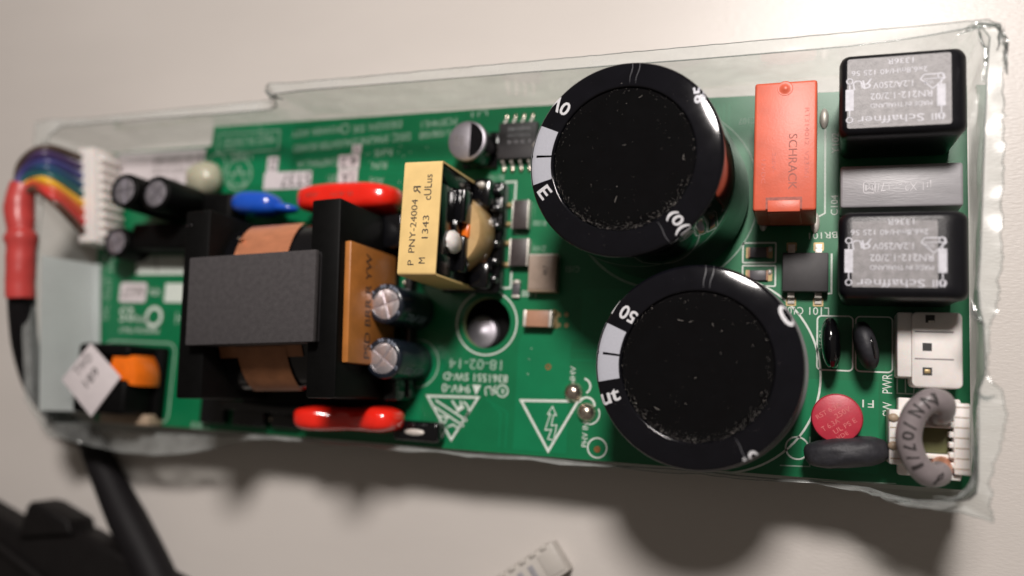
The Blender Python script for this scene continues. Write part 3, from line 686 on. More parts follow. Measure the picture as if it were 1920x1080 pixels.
# ---------------- white comb connector with olive insert
b = MB()
b.box(75.2, 78.4, -31.6, -22.0, 0.3, 8.0, 0.3); b.box(77.0, 87.2, -33.6, -19.8, 0.3, 4.2, 0.3)
b.box(85.4, 88.0, -32.6, -20.4, 0.3, 8.6, 0.25)
cn = b.build('comb_connector', 'white', pcb, label='white comb-edged connector under the grey wire loop')
for i in range(7):
    y = -31.6 + i * 1.75
    b = MB(); b.box(84.7, 85.6, y, y + 1.0, 3, 8.4, 0.15); b.build('comb_tooth', 'white', cn)
    b = MB(); b.box(85.6, 87.8, y - 0.10, y + 0.10, 8.5, 8.66, 0.03); b.build('moulded_rib', 'beige', cn)
for i in range(5):
    y = -30.6 + i * 1.8; b = MB(); b.box(75.4, 78.0, y - 0.1, y + 0.1, 7.9, 8.06, 0.03); b.build('moulded_rib', 'beige', cn)
for y in (-24.4, -29.8, -33.2, -20.2): b = MB(); b.box(79.0, 86.6, y - 0.45, y + 0.45, 1, 7.4, 0.2); b.build('cross_wall', 'white', cn)
b = MB(); b.box(79.2, 85.3, -29.3, -24.9, 1, 6.0, 0.2); b.build('insert', 'olive', cn)
for y in (-22.3, -31.6): b = MB(); b.box(79.2, 85.5, y - 1.6, y + 1.2, 3.9, 4.7, 0.1); b.build('insert', 'olive', cn)
for y in (-23.5, -28.4): b = MB(); b.ellipsoid((75.9, y, 8.0), (0.9, 0.8, 0.6), 14); b.build('flux_blob', 'beige', cn)

# ---------------- SMD group in the middle
def ic8(x0, x1, y0, y1, lines):
    b = MB(); b.box(x0, x1, y0, y1, 0.3, 2.4, 0.2); r = b.build('converter_chip', 'ic', pcb, label='black eight legged chip left of the upper big capacitor')
    for i, s in enumerate(lines): text(s, (x0 + x1) / 2 + 0.4, y1 - 1.6 - i * 1.45, 2.43, 5.4, 0.8, 181, 'ic_ink', r)
    for i in range(4):
        x = x0 + 0.9 + i * 2.05
        for s, y in ((1, y1), (-1, y0)):
            b = MB(); b.tube(bez([(x, y - s * 0.1, 1.3), (x, y + s * 0.5, 1.25), (x, y + s * 0.9, 0.45), (x, y + s * 1.7, 0.25)], 5), 0.33, 8); b.build('lead', 'tin', r)
            b = MB(); b.ellipsoid((x, y + s * 1.9, 0.15), (0.55, 0.85, 0.4), 12); b.build('solder_joint', 'solder', r)
ic8(-4.3, 4.6, 28.6, 36.9, ['Vx0142', 'TOP223GN', '1324'])
b = MB(); b.ellipsoid((4.9, 31.4, 2.0), (1.2, 0.9, 0.9), 12); b.build('solder_joint', 'tin', pcb)
# can-type electrolytic
b = MB(); b.box(-13.2, -4.8, 27.0, 35.4, 0.2, 1.2, 0.3); b.lathe([(4.5, 1.0), (4.5, 2.0), (4.2, 2.3), (4.5, 2.6), (4.5, 8.0)], 40, -9.2, 31.2)
e = b.build('can_capacitor', ['gloss'], pcb, label='short can capacitor with half silver, half black top')
b = MB(); b.lathe([(4.5, 8.0), (4.4, 8.6), (4.0, 8.9), (0, 8.9)], 40, -9.2, 31.2); b.build('can_top', 'alu_dull', e)
b = MB(); hp = [(-9.2 + 3.98 * cos(radians(a)), 31.2 + 3.98 * sin(radians(a))) for a in range(-78, 79, 6)]; b.prism(hp, 8.88, 8.95); b.build('printed_half', 'gloss', e)
text('220', -11.6, 31.2, 8.93, 2.6, 0.9, 92, 'ink_grey', e); text('35V', -10.2, 31.2, 8.93, 2.2, 0.8, 92, 'ink_grey', e)
b = MB(); b.box(-5.6, -4.4, 30, 32.4, 0.1, 0.9, 0.1); b.build('lead', 'tin', e)
chip(1.7, 16.0, 3.8, 6.4, 2.2, 'smd_dark', 'diode', 'dark tall diode, upper of two left of the big capacitor', endw=0.25)
chip(1.8, 7.6, 4.4, 6.0, 2.2, 'smd_dark', 'diode', 'dark diode with bright side tab, lower of two', endw=0.35)
b = MB(); b.box(4.6, 10.8, -0.6, 6.7, 0.2, 3.0, 0.15); r = b.build('film_chip', 'ceramic2', pcb, label='shiny beige block marked 4R7')
text('4R7', 8.4, 3.4, 3.03, 2.2, 1.0, 90, 'ink', r); b = MB(); b.box(4.5, 10.9, -1.1, -0.5, 0.1, 2.8, 0.1); b.build('end_cap', 'beige', r); b = MB(); b.box(4.5, 10.9, 6.6, 7.1, 0.1, 2.8, 0.1); b.build('end_cap', 'tin', r)
chip(1.2, -0.4, 3.6, 1.7, 0.9, 'resistor', 'chip_resistor', vert=True, endw=0.55); b = MB(); b.ellipsoid((1.3, 1.2, 0.6), (0.9, 0.6, 0.7), 12); b.build('solder_joint', 'tin', pcb)
r = chip(7.0, -6.8, 6.4, 3.5, 2.6, 'ceramic', 'ceramic_capacitor', 'tan ceramic block beside four gold vias', endw=0.7)
b = MB(); b.ellipsoid((10.1, -5.3, 0.4), (0.55, 0.8, 0.8), 12); b.ellipsoid((10.1, -7.8, 0.3), (0.45, 0.9, 0.6), 12); b.build('solder_joint', 'gold', r)

# ---------------- small electrolytics
def small_cap(cx, cy, R, H, rot, label, txt=True, mat='smallsleeve'):
    prof = [(R - 0.3, 0.3), (R, 0.9), (R - 0.25, 1.7), (R, 2.3), (R, H - 1.0)] + [(R - 0.9 + 0.9 * cos(radians(a)), H - 1.0 + 0.9 * sin(radians(a))) for a in (20, 40, 60, 80)] + [(R * 0.76, H - 0.12), (R * 0.75, H - 0.5)]
    b = MB(); b.lathe(prof, 40); o = b.build('small_capacitor', mat, pcb, loc=(cx, cy, 0), label=label)
    b = MB(); r = R * 0.755
    # can top pressed into four quarters by a vent cross
    for q in range(4):
        a0 = rot + q * 90 + 4; pts = [(0.25 * cos(radians(a0 + 41)), 0.25 * sin(radians(a0 + 41)))] + [(r * cos(radians(a0 + 82 * k / 10)), r * sin(radians(a0 + 82 * k / 10))) for k in range(11)]
        bb = MB(); bb.prism(pts, H - 0.7, H - 0.28, 0.14, 2)
        tilt = Matrix.Rotation(radians(3.5), 4, Vector((cos(radians(a0 + 131)), sin(radians(a0 + 131)), 0)))
        b.add(bb.bm, Matrix.Translation((0, 0, H)) @ tilt @ Matrix.Translation((0, 0, -H)))
    b.lathe([(r + 0.1, H - 0.75), (0, H - 0.75)], 32); b.build('vented_top', 'alu' if txt else 'alu_dull', o)
    if txt:
        def fn(x, y, A): 
            return lambda u, v: ((R * 0.90 + v) * cos(A - u / R * 0 + u / R), (R * 0.90 + v) * sin(A + u / R), H - 0.0)
        for body, ang, w in (('|||||', 165, 4.0), ('C', -30, 1.0), ('330', 60, 2.6), ('35', 100, 1.6)):
            A = radians(ang); wrap_text(body, w, 0.7, (lambda u, v, A=A: ((R * 0.86 + v) * cos(A - u / R), (R * 0.86 + v) * sin(A - u / R), H - 0.02 - max(0, v) * 0.35 + 0.06)), 'small_ink', o)
        # printed stripe and lettering down the side
        b = MB(); g = [[b.bm.verts.new(((R + 0.03) * cos(radians(150 + 30 * i / 6)), (R + 0.03) * sin(radians(150 + 30 * i / 6)), H - 1.2 - (H - 4) * j / 4)) for i in range(7)] for j in range(5)]
        for j in range(4):
            for i in range(6): b.bm.faces.new((g[j][i], g[j][i + 1], g[j + 1][i + 1], g[j + 1][i]))
        b.build('polarity_stripe', 'small_ink', o)
        A = radians(-35); wrap_text('330µF 35V', 9, 2.0, (lambda u, v, A=A: ((R + 0.04) * cos(A + v / R), (R + 0.04) * sin(A + v / R), H / 2 - u)), 'small_ink', o)
    return o
small_cap(-22.4, -5.7, 4.35, 16, 20, 'upper of the two small capacitors beside the brown taped transformer')
small_cap(-22.0, -17.1, 4.35, 16, -35, 'lower of the two small capacitors beside the transformer')
small_cap(-94.0, 20.3, 4.3, 18, 10, 'left one of the dark capacitors behind the white header', False, 'black')
small_cap(-84.4, 19.4, 4.3, 18, 50, 'dark capacitor next to the cream glue blob', False, 'black')
small_cap(-103.8, 9.5, 4.0, 9, 30, 'short dark capacitor at the foot of the white header', False, 'black')
# dark inductor drum behind them
b = MB(); b.box(-80, -71, 14.4, 22.0, 0.2, 7, 1.2, 3); b.build('black_block', 'black', pcb, label='black block between the dark capacitors and the transformer')
b = MB(); b.box(-100, -72, 7.8, 14.5, 0.2, 8, 1.0, 3); b.build('black_block', 'black', pcb, label='low black block below the dark capacitors')
b = MB(); b.ellipsoid((-83.2, 26.6, 3.0), (4.8, 4.6, 4.0), 28)
for v in b.bm.verts: v.co += Vector(noise.noise_vector(v.co * 0.3)) * 0.4
b.build('glue_blob', 'glue', pcb, label='cream blob of hot glue')

# ---------------- main transformer
TR = 3.2
tf = MB()
for sgn, xa, xb in ((-1, -19.2, -12.6), (1, 12.6, 19.4)):
    tf.box(xa, xb, -20.2, 20.2, 4.0, 27.0, 0.5, 2)
tf.box(-19, 20, -21.5, 21.5, 1.0, 5.0, 0.5)
trans = tf.build('transformer', 'black', pcb, loc=(-46.4, -6.6, 0), rotz=radians(TR), label='large transformer with grey foam pad on top')
b = MB()
def arch(bm_, x0, x1, ry, rz, a0, a1, z0=13.5, th=0.0, n=20):
    b2 = bmesh.new(); A = []; B = []
    for i in range(n + 1):
        a = radians(a0 + (a1 - a0) * i / n); A.append(b2.verts.new((x0, ry * cos(a), z0 + rz * sin(a)))); B.append(b2.verts.new((x1, ry * cos(a), z0 + rz * sin(a))))
    for i in range(n): b2.faces.new((A[i], A[i + 1], B[i + 1], B[i]))
    bm_.add(b2)
arch(b, -13.6, 12.6, 18.4, 10.6, -25, 205); b.build('winding', 'gloss', trans)
b = MB(); arch(b, -9.6, 4.2, 18.9, 10.9, 15, 88); b.build('copper_foil', 'copper', trans)
b = MB(); arch(b, -12.0, 8.6, 18.8, 10.8, 92, 128); arch(b, -7.5, 4.8, 18.9, 10.95, 120, 168); b.build('brown_foil', 'kraft', trans)
b = MB(); b.prism([(-9.4, 14.6), (-8.8, 14.9), (-8.2, 14.5), (-8.8, 14.2)], 17, 22); 
b.build('solder_joint', 'solder', trans)
b = MB(); b.box(-15.8, 15.4, -9.2, 9.2, 22, 28.4, 0.4); b.build('ferrite_core', 'ic', trans)
b = MB(); b.box(-15.0, 15.9, -9.3, 9.2, 28.4, 30.0, 0.35, 2)
for v in b.bm.verts: v.co += Vector(noise.noise_vector(v.co * 0.5)) * 0.12
b.build('foam_pad', 'foam', trans)
b = MB(); b.box(19.4, 20.9, -13.2, 11.6, 5.0, 25.0, 0.35, 2); b.build('tape_wrap', 'brown_tape', trans)
m3 = Matrix(((0, 0, 1, 0), (1, 0, 0, 0), (0, 1, 0, 0), (0, 0, 0, 1)))   # text plane facing +X, reading along +Y
text('PSD BRR R YW', 20.95, -1.0, 17.5, 22, 2.4, 0, 'ink', trans, rot3=m3)
b = MB(); b.box(19.4, 24.0, 13.0, 20.5, 1, 9, 0.4); b.box(20.5, 23.5, -20.5, -14.5, 1, 9, 0.4); b.box(22.6, 24.2, -20, 20, 0.4, 4, 0.3); b.build('bobbin_foot', 'gloss', trans)
b = MB(); b.box(8.0, 12.4, 10.0, 17.0, 16, 19, 0.5); b.build('tape_corner', 'tan_tape', trans)
for i in range(5):
    y = -15 + i * 7
    b = MB(); b.ellipsoid((21.6, y, 1.6), (0.6, 1.0, 1.2), 12); b.build('pin', 'solder', trans)
for x, y, zz in ((-18, 17, 27.1), (-19.5, -14.6, 23), (-18, -17, 24), (15, -13, 26), (14, -16.4, 25.5), (16.4, 18.8, 26.6), (-12, 19.2, 12), (13.8, -7, 26.9)):
    b = MB(); b.ellipsoid((x, y, zz - 0.2), (0.9, 0.5, 0.35), 12); b.build('varnish_drip', 'gloss', trans)

# ---------------- red and blue capacitors around it
def lac(x0, x1, y, w, H, mat, name, label, rot=0, pw=0.62):
    b = MB(); b.ellipsoid((0, 0, H * 0.55), ((x1 - x0) / 2, w / 2, H * 0.45), 36, power=pw)
    for v in b.bm.verts: v.co += Vector(noise.noise_vector(v.co * 0.25)) * 0.25
    o = b.build(name, mat, pcb, loc=((x0 + x1) / 2, y, 0), rotz=radians(rot), label=label, angle=80); return o
o = lac(-50.8, -25.2, 19.0, 6.9, 13, 'redcap', 'film_capacitor', 'red lacquered capacitor above the transformer', 0)
text('0.47K 400', -2.0, 0.1, 12.95, 12, 1.0, 180, 'relay_low', o)
o = lac(-46.8, -21.2, -30.4, 6.4, 13, 'redcap', 'film_capacitor', 'red lacquered capacitor below the transformer, waisted in the middle', 2)
for v in o.data.vertices:
    x = v.co.x / S; k = math.exp(-(x / 6.0) ** 2)
    v.co.z -= k * 0.42; v.co.y *= 1 - 0.18 * k
b = MB(); b.ellipsoid((0, 0, 7.0), (6.6, 3.0, 4.2), 32, power=0.8); o = b.build('ceramic_disc', 'bluecap', pcb, loc=(-63.3, 18.6, 0), rotz=radians(-4), label='blue lacquered disc capacitor left of the red one', angle=80)
b = MB(); b.ellipsoid((6.2, -0.5, 6.2), (4.8, 1.3, 2.6), 20); b.build('lacquer_neck', 'bluecap', o)
b = MB(); b.box(-24.5, -13.4, -34.4, -30.0, 0.2, 4.6, 1.0, 3); o = b.build('black_block', 'gloss', pcb, label='low glossy black part beside the waisted red capacitor')
b = MB(); b.ellipsoid((-19.0, -32.4, 4.6), (2.4, 0.7, 0.3), 14); b.build('solder_joint', 'tin', o)

for x0, x1, y0, y1, h in ((-68, -59, -34.0, -29.8, 3.2), (-57.5, -50, -33.8, -30.2, 2.6), (-70, -47.5, -30.4, -28.2, 5.0), (-78, -71, -34, -22, 2.6)):
    b = MB(); b.box(x0, x1, y0, y1, 0.1, h, 0.5, 3); o = b.build('black_block', 'gloss', pcb)
    for xx in (x0, x1):
        b = MB(); b.ellipsoid((xx, (y0 + y1) / 2, 0.3), (0.7, 0.9, 0.5), 12); b.build('solder_joint', 'solder', o)
# ---------------- yellow-taped transformer
pny = MB(); pny.box(-14.7, -7.1, -0.5, 3.9, 3.2, 24.8, 0.3); pny.box(-14.7, -7.1, 17.5, 21.5, 3.2, 24.8, 0.3); pny.box(-14.7, -7.12, 3.5, 18, 16.2, 24.8, 0.3); pny.box(-14.7, -7.15, 3.5, 18, 3.2, 6, 0.3)
pn = pny.build('pulse_transformer', 'gloss', pcb, label='upright transformer wrapped in yellow tape with a white paint dot')
b = MB()
def band(y0, y1, z0, z1, r, x0, x1, t):
    o_ = rrect(y0, y1, z0, z1, r, 5); i_ = rrect(y0 + t, y1 - t, z0 + t, z1 - t, max(0.1, r - t * 0.5), 5); n = len(o_)
    b2 = bmesh.new(); V = lambda P, x: [b2.verts.new((x, p[0], p[1])) for p in P]
    a, bb, c, d = V(o_, x0), V(o_, x1), V(i_, x0), V(i_, x1)
    for i in range(n):
        j = (i + 1) % n
        b2.faces.new((a[i], a[j], bb[j], bb[i])); b2.faces.new((bb[i], bb[j], d[j], d[i])); b2.faces.new((a[i], c[i], c[j], a[j]))
    bmesh.ops.recalc_face_normals(b2, faces=b2.faces)
    b.add(b2)
band(-1.0, 22.0, 2.6, 25.3, 0.7, -15.1, -6.85, 0.45); b.build('yellow_tape', 'yellow', pn, angle=50)
text('P  PNY-24004', -12.3, 7.6, 25.35, 13.2, 1.35, 90, 'ink', pn); text('M', -9.9, 1.9, 25.35, 1.2, 1.35, 90, 'ink', pn); text('1343', -9.6, 8.6, 25.35, 4.6, 1.35, 90, 'ink', pn)
text('R', -12.0, 16.1, 25.35, 1.6, 1.6, 90, 'ink', pn, mirror=True); text('cULus', -9.6, 16.6, 25.35, 5.2, 1.6, 90, 'ink', pn)
b = MB(); b.lathe([(8.4, 5.2), (8.8, 6.0), (8.8, 12.6), (8.3, 13.6), (4, 13.8)], 56, -11.2, 10.2); b.build('winding', 'tan_tape', pn, angle=60)
b = MB(); b.box(-8, -5.0, 11.2, 18.4, 13.0, 17.2, 0.5, 3); b.box(-8, -5.3, 1.2, 8.9, 12.4, 15.4, 0.5, 3); b.box(-8, -6.6, 8, 12, 14, 17.2, 0.3); b.build('bobbin_flange', 'gloss', pn)
b = MB(); b.box(-6.6, -5.0, 8.4, 11.6, 12.4, 14.6, 0.5); b.build('tape_corner', 'orange', pn)
b = MB(); b.ellipsoid((-6.7, 6.9, 18.0), (1.3, 2.4, 2.9), 20)
for v in b.bm.verts: v.co += Vector(noise.noise_vector(v.co * 0.9)) * 0.3
b.build('paint_dot', 'white', pn)
b = MB(); b.box(-15, -1.6, -1.6, 23.0, 0.6, 4.2, 0.6, 3); b.box(-7, -3.0, 16.2, 22.6, 3, 9.0, 0.8); b.box(-7, -2.6, -1.2, 4.4, 3, 8.6, 0.8)
for i in range(6):
    b.box(-4.6, -1.7, 19.6 - i * 3.9, 21.4 - i * 3.9, 3.6, 6.2, 0.6)
b.build('bobbin_foot', 'gloss', pn)
for y, mt in ((20.9, 'tin'), (16.6, 'copper_end'), (14.4, 'tin'), (12.0, 'tin'), (9.2, 'tin'), (4.9, 'copper_end'), (3.9, 'tin')):
    b = MB(); b.ellipsoid((-4.9, y, 6.4 if y < 20 else 9.2), (1.0, 0.75, 0.8), 14)
    for v in b.bm.verts: v.co += Vector(noise.noise_vector(v.co * 1.3)) * 0.25
    b.build('terminal', mt, pn)

# ---------------- hole with metal standoff below
b = MB(); b.box(-20, 6, -20, 6, -6.5, -6.2, 0.1); o = b.build('hole_shade_pad', 'black', None); tag(o, 'added black pad that darkens the ringed hole, under the silver screw head', 'pad')  # added pad, its black stands in for the shade inside the hole
b = MB(); b.lathe([(3.9, -6.2), (3.9, -5.4), (3.6, -4.8), (2.8, -4.5), (1.2, -4.4), (0.9, -4.2), (0, -4.2)], 32, -8.6, -9.6)
rv = b.build('standoff_screw', 'alu_dull', None); tag(rv, 'silver screw head seen down through the ringed hole in the board', 'screw')

# ---------------- inductor at the left end, with tilted white label
iz = MB(); iz.box(-109, -90.4, -34.2, -16.2, 0.4, 3.0, 0.5); iz.box(-106.6, -92.0, -33.0, -24.8, 2, 12.6, 1.0, 3); iz.box(-107.5, -92.6, -19.4, -16.2, 2, 12.0, 1.0, 3); iz.box(-107.5, -103.0, -33, -16.4, 2, 13.0, 1.0, 3)
ind = iz.build('inductor', 'black', pcb, label='boxy inductor with orange winding at the left end')
b = MB(); b.lathe([(8.2, 3.0), (8.6, 3.6), (8.6, 10.6), (8.0, 11.4), (3, 11.6)], 36, -98.8, -24.8, a0=radians(-8), a1=radians(78)); b.build('winding', 'orange', ind)
b = MB(); b.box(-106.0, -90.6, -35.6, -33.0, 0.4, 5.4, 0.4); b.build('base_strip', 'beige', ind)
b = MB(); b.prism([(-103.4, -16.4), (-93.0, -24.2), (-100.6, -34.0), (-111.2, -25.6)], 13.05, 13.35, 0.08); lb = b.build('tilted_label', 'label', ind)
b = MB(); b.prism([(-105, -17.5), (-95, -24), (-101, -31), (-109, -24)], 11, 13.06); b.build('top_plate', 'black', ind)
text('TWD', -104.9, -21.6, 13.4, 6.0, 2.4, 50, 'ink', ind); text('189', -101.9, -24.6, 13.4, 5.0, 2.4, 50, 'ink', ind)

# ---------------- nine-way header with its cable
hd = MB(); hd.prism([(-119.6, 34.6), (-114.4, 34.6), (-110.2, 9.6), (-115.6, 9.4)], 0.4, 9.0, 0.4)
header = hd.build('header_housing', 'white', pcb, label='white nine way header at the left end')
def hx(t): return (-115.6 + 4.3 * t, 33.4 - 22.8 * t)      # along the header top
hx0 = lambda t: Vector((-115.6 + (4.4) * t, 33.2 - 22.4 * t, 0))
for i in range(9):
    p = hx0((i + 0.5) / 9)
    b = MB(); b.box(p.x - 1.0, p.x + 3.0, p.y - 0.75, p.y + 0.55, 1, 7.4, 0.35); b.build('header_finger', 'white', header)
cable = thing('ribbon_cable', 'rainbow wires gathered into a red sleeve and thick black cable under the tray', 'cable', (0, 0, 0))
wc = [(0.07, 0.045, 0.035), (0.06, 0.035, 0.11), (0.05, 0.05, 0.18), (0.02, 0.07, 0.15), (0.02, 0.11, 0.11), (0.78, 0.42, 0.03), (0.62, 0.10, 0.04), (0.58, 0.045, 0.04), (0.10, 0.045, 0.03)]
wn = ['brown', 'violet', 'purple', 'blue', 'green', 'yellow', 'orange', 'red', 'dark_red']
for i in range(9):
    MT['wire_' + wn[i]] = M('wire_' + wn[i], wc[i], 0.36, var=0.1)
    s = hx0((i + 0.5) / 9) - Vector((2.6, 0, 0)); t = i / 8
    mid1 = Vector((-121.6 + 6.4 * t, 32.4 - 15.0 * t - 0.0, 17.0 + (0.8 if i % 2 else 0)))
    mid2 = Vector((-128.8 + 6.4 * t, 28.2 - 6.8 * t, 17.4 - (0.6 if i % 2 else 0)))
    end = Vector((-129.8 + 4.6 * t, 20.0, 16.5 + (i % 3) * 0.9))
    pts = bez([(s.x + 2, s.y, 7.0), (s.x - 0.5, s.y, 8.4), mid1, mid2, end, end + Vector((0, -6, 0))], 10)
    b = MB(); b.tube(pts, 1.0, 10); b.build('wire', 'wire_' + wn[i], cable)
b = MB()
rt = bez([(-126.8, 23.0, 17.6), (-127.4, 18.0, 17.6), (-126.2, 12.0, 17.5), (-125.2, 8.0, 17.5), (-124.8, 2, 17.2), (-124.4, -6.0, 16.4)], 8)
rad = []
for i, p in enumerate(rt):
    t = i / (len(rt) - 1); rad.append(2.9 + 0.6 * sin(pi * min(1, t * 2.0)) ** 1 * (1 if t < 0.5 else 0) + (0.5 * math.exp(-((t - 0.56) / 0.06) ** 2)) + (0.5 if t >= 0.5 else 0))
b.tube(rt, rad, 20)
for v in b.bm.verts: v.co += Vector(noise.noise_vector(v.co * 0.35)) * 0.2
b.build('red_sleeve', 'redtube', cable, angle=70)
b = MB(); b.tube(bez([(-124.6, -2.0, 16.6), (-127.0, -11, 12.8), (-130.4, -19, 7.5), (-133.0, -28, 0.5), (-133.5, -36.0, -8.0), (-130, -40, -11), (-124.8, -42.4, -11.2), (-111.6, -58.5, -11.0), (-98, -74.7, -11.0), (-88, -90, -11), (-84, -110, -11)], 10), [3.2] * 62 + [3.6 + 1.3 * min(1, k / 10) for k in range(39)], 24)
b.build('black_jacket', 'cable', cable, angle=80)

# ---------------- frosted white sheet folded up at the left end
fs = MB()
b2 = bmesh.new()
prof = [(-116.0, 0.9), (-118.2, 1.3), (-119.6, 4.0), (-120.6, 9), (-122.0, 14.0)]
def rowp(y, sk): return [b2.verts.new((x + sk, y, z)) for x, z in prof]
rows = [rowp(5.2 - (38.6) * k / 8, 5.6 * k / 8) for k in range(9)]
for A, B in zip(rows, rows[1:]):
    for i in range(len(prof) - 1): b2.faces.new((A[i], B[i], B[i + 1], A[i + 1]))
bmesh.ops.solidify(b2, geom=b2.faces[:], thickness=0.5)
fs.add(b2); o = fs.build('folded_sheet', 'frosted', None, angle=20); tag(o, 'frosted white plastic sheet folded up against the left end of the board', 'plastic sheet')

# ---------------- clear vacuum-formed tray
tray = thing('clear_tray', 'clear thin plastic tray with ragged cut rim holding the circuit board', 'plastic tray', (0, 0, TZ))
tray.location = (0, 0, 0)
# stations: (base x,y) (crease x,y,z) (outer rim x,y,z)
St = []
def st(bx, by, c, o_): St.append((Vector((bx, by, -6.6)), Vector(c), Vector(o_)))
st(-119.5, 37.5, (-124.5, 36.5, 14), (-129.6, 40.4, 14.2))
st(-117, 39.0, (-120.7, 39.0, 14), (-126.0, 40.8, 14.3))
st(-109, 39.3, (-109, 39.1, 14), (-109, 40.3, 14.5))
st(-90, 39.8, (-90, 39.3, 14), (-90, 41.0, 14.2))
st(-72, 40.6, (-72, 39.2, 14), (-72, 41.2, 14.4))
st(-57, 41.2, (-57, 39.4, 14), (-57, 41.6, 14.2))
st(-54.5, 42.4, (-54.6, 39.6, 15), (-54.3, 42.4, 20))
st(-52.4, 42.4, (-52.0, 40.6, 20), (-53.0, 42.9, 20.8))
for x in range(-46, 86, 6):
    st(x, 42.0, (x, 40.9 + 1.9 * max(0, (x - 60) / 30) ** 2, 20), (x, 42.9 + 0.006 * x, 20.6))
st(86.0, 41.8, (87.5, 42.6, 20), (89.2, 43.5, 20.7)); st(88.4, 41.3, (88.8, 42.2, 20), (91.4, 42.4, 20.3)); st(90.0, 39.5, (89.8, 40.6, 20), (91.6, 39.0, 20.8))
for y in (35, 31, 26, 21, 15, 9, 3): st(90.6, y, (89.6 - (40 - y) * 0.045, y, 20), (91.8 - (39 - y) * 0.025 + 0.2 * sin(y), y, 20.4 + 0.3 * sin(y * 0.7)))
st(90.4, -1.5, (87.6, -1.5, 20), (90.5, -2.5, 20.4)); st(90.4, -5.0, (87.8, -5.2, 20), (90.0, -5.9, 20.2)); st(90.3, -7.5, (88.3, -7.8, 20), (89.0, -8.3, 20))
st(90.2, -12, (88.5, -12, 20), (88.9, -12, 20)); st(90.2, -15.8, (88.4, -15.8, 20), (88.8, -16.2, 20)); st(90.2, -18.6, (87.6, -18.2, 20), (90.6, -18.0, 20.4))
st(90.2, -21.4, (87.4, -21.2, 20), (91.5, -22.2, 20.6)); st(90.2, -25, (87.4, -25, 20), (90.9, -25, 20.3)); st(90.2, -29, (87.3, -29, 20), (89.8, -29.2, 20.5))
st(90.0, -32.5, (87.3, -32.5, 19.5), (88.7, -32.6, 20)); st(89.6, -34.5, (87.1, -34.6, 19), (88.9, -34.6, 20)); st(89.0, -35.8, (86.4, -35.8, 17), (88.7, -36.6, 19.5))
st(87.6, -36.6, (84.6, -36.6, 14), (89.4, -38.9, 19.2)); st(85.4, -36.9, (82, -37.0, 12), (85.2, -38.1, 17)); st(82.0, -37.0, (79.6, -37.3, 10), (81.8, -38.1, 14.0)); st(78.5, -37.0, (77.2, -37.3, 8), (77.9, -38.4, 11))
st(75.0, -37.0, (74.6, -37.0, 5.5), (74.8, -38.0, 8.0)); st(72.4, -36.9, (72.2, -36.4, 4), (72.4, -36.8, 5.5)); st(68.5, -36.8, (68.5, -36.3, 3), (68.5, -37.0, 3.6)); 
for x in range(63, -60, -7): st(x, -36.8, (x, -36.1 + 0.2 * sin(x * 0.2), 2.4), (x, -36.6 + 0.25 * sin(x * 0.33), 2.9))
st(-63, -36.8, (-63, -36.0, 2.2), (-63.2, -36.9, 2.6)); st(-70, -36.9, (-70, -36.8, 1.2), (-70, -39.0, 1.2)); st(-80, -37.0, (-80, -37.2, 0.6), (-81, -41.6, 0.4)); st(-92, -37.2, (-92, -37.6, 0.4), (-92, -43.0, 0.2))
st(-103, -37.2, (-103, -37.6, 0.5), (-104, -43.0, 0.2)); st(-112, -36.6, (-112, -37.4, 2), (-115, -41.6, 1.0)); st(-117.5, -35.0, (-118.5, -36.6, 7), (-120.6, -40.0, 6.4)); 
st(-118.6, -30, (-121.0, -31.0, 12), (-123.0, -31, 12.6)); st(-119, -15, (-122.5, -15, 14), (-124.6, -15, 14.4)); st(-119, 5, (-123.4, 5, 14), (-126.2, 5, 14.2)); st(-119.3, 22, (-124.0, 22, 14), (-127.8, 22, 14.4)); st(-119.4, 32, (-124.2, 31.5, 14), (-128.8, 33, 14.2))
# densify
def dens(L, n=6):
    out = []; N = len(L)
    for i in range(N):
        A, B = L[i], L[(i + 1) % N]
        for k in range(n): out.append(A.lerp(B, k / n))
    return out
Bs, Cs, Os = (dens([s[j] for s in St]) for j in range(3))
def wob(p, a, f): a = a * 0.55; return p + Vector(noise.noise_vector(p * f)) * a
def _wob(p, a, f): return p + Vector(noise.noise_vector(p * f)) * a
Bs = [wob(p, 0.25, 0.1) for p in Bs]; Cs = [wob(p, 0.14, 0.08) for p in Cs]
Os2 = []
for p in Os:
    q = wob(p, 0.12 if p.y > 38 else 0.3, 0.2)
    if p.x > 86.5: q += Vector((noise.noise(p * 2.3) * 0.55, noise.noise(p * 2.9 + Vector((9, 0, 0))) * 0.35, noise.noise(p * 1.7) * 0.3))
    else: q += Vector((0, noise.noise(p * 3.1) * 0.10, 0))
    Os2.append(q)
Os = Os2
def loft(rings, name, mat):
    b = MB(); R = [[b.bm.verts.new(p) for p in r] for r in rings]
    n = len(R[0])
    for A, B in zip(R, R[1:]):
        for i in range(n): b.bm.faces.new((A[i], A[(i + 1) % n], B[(i + 1) % n], B[i]))
    return b.build(name, mat, tray, angle=70)
def mixr(A, B, t, bulge=0.0, amp=0.0):
    out = []
    for p, q in zip(A, B):
        r = p.lerp(q, t); r += Vector(noise.noise_vector(r * 0.12)) * amp; out.append(r)
    return out
loft([Bs, mixr(Bs, Cs, 0.2, 0, 0.1), mixr(Bs, Cs, 0.4, 0, 0.2), mixr(Bs, Cs, 0.6, 0, 0.25), mixr(Bs, Cs, 0.8, 0, 0.3), Cs], 'tray_wall', 'tray')
loft([Cs, mixr(Cs, Os, 0.35, 0, 0.25), mixr(Cs, Os, 0.7, 0, 0.25), Os], 'tray_flange', 'tray_rim')
def rope(P, r, name, mat):
    b = MB(); b.tube([tuple(p) for p in P] + [tuple(P[0])], r, 6, False); b.build(name, mat, tray)
rope(Os, 0.09, 'cut_edge', 'tray_edge'); rope(Cs, 0.16, 'fold_line', 'tray_crease')
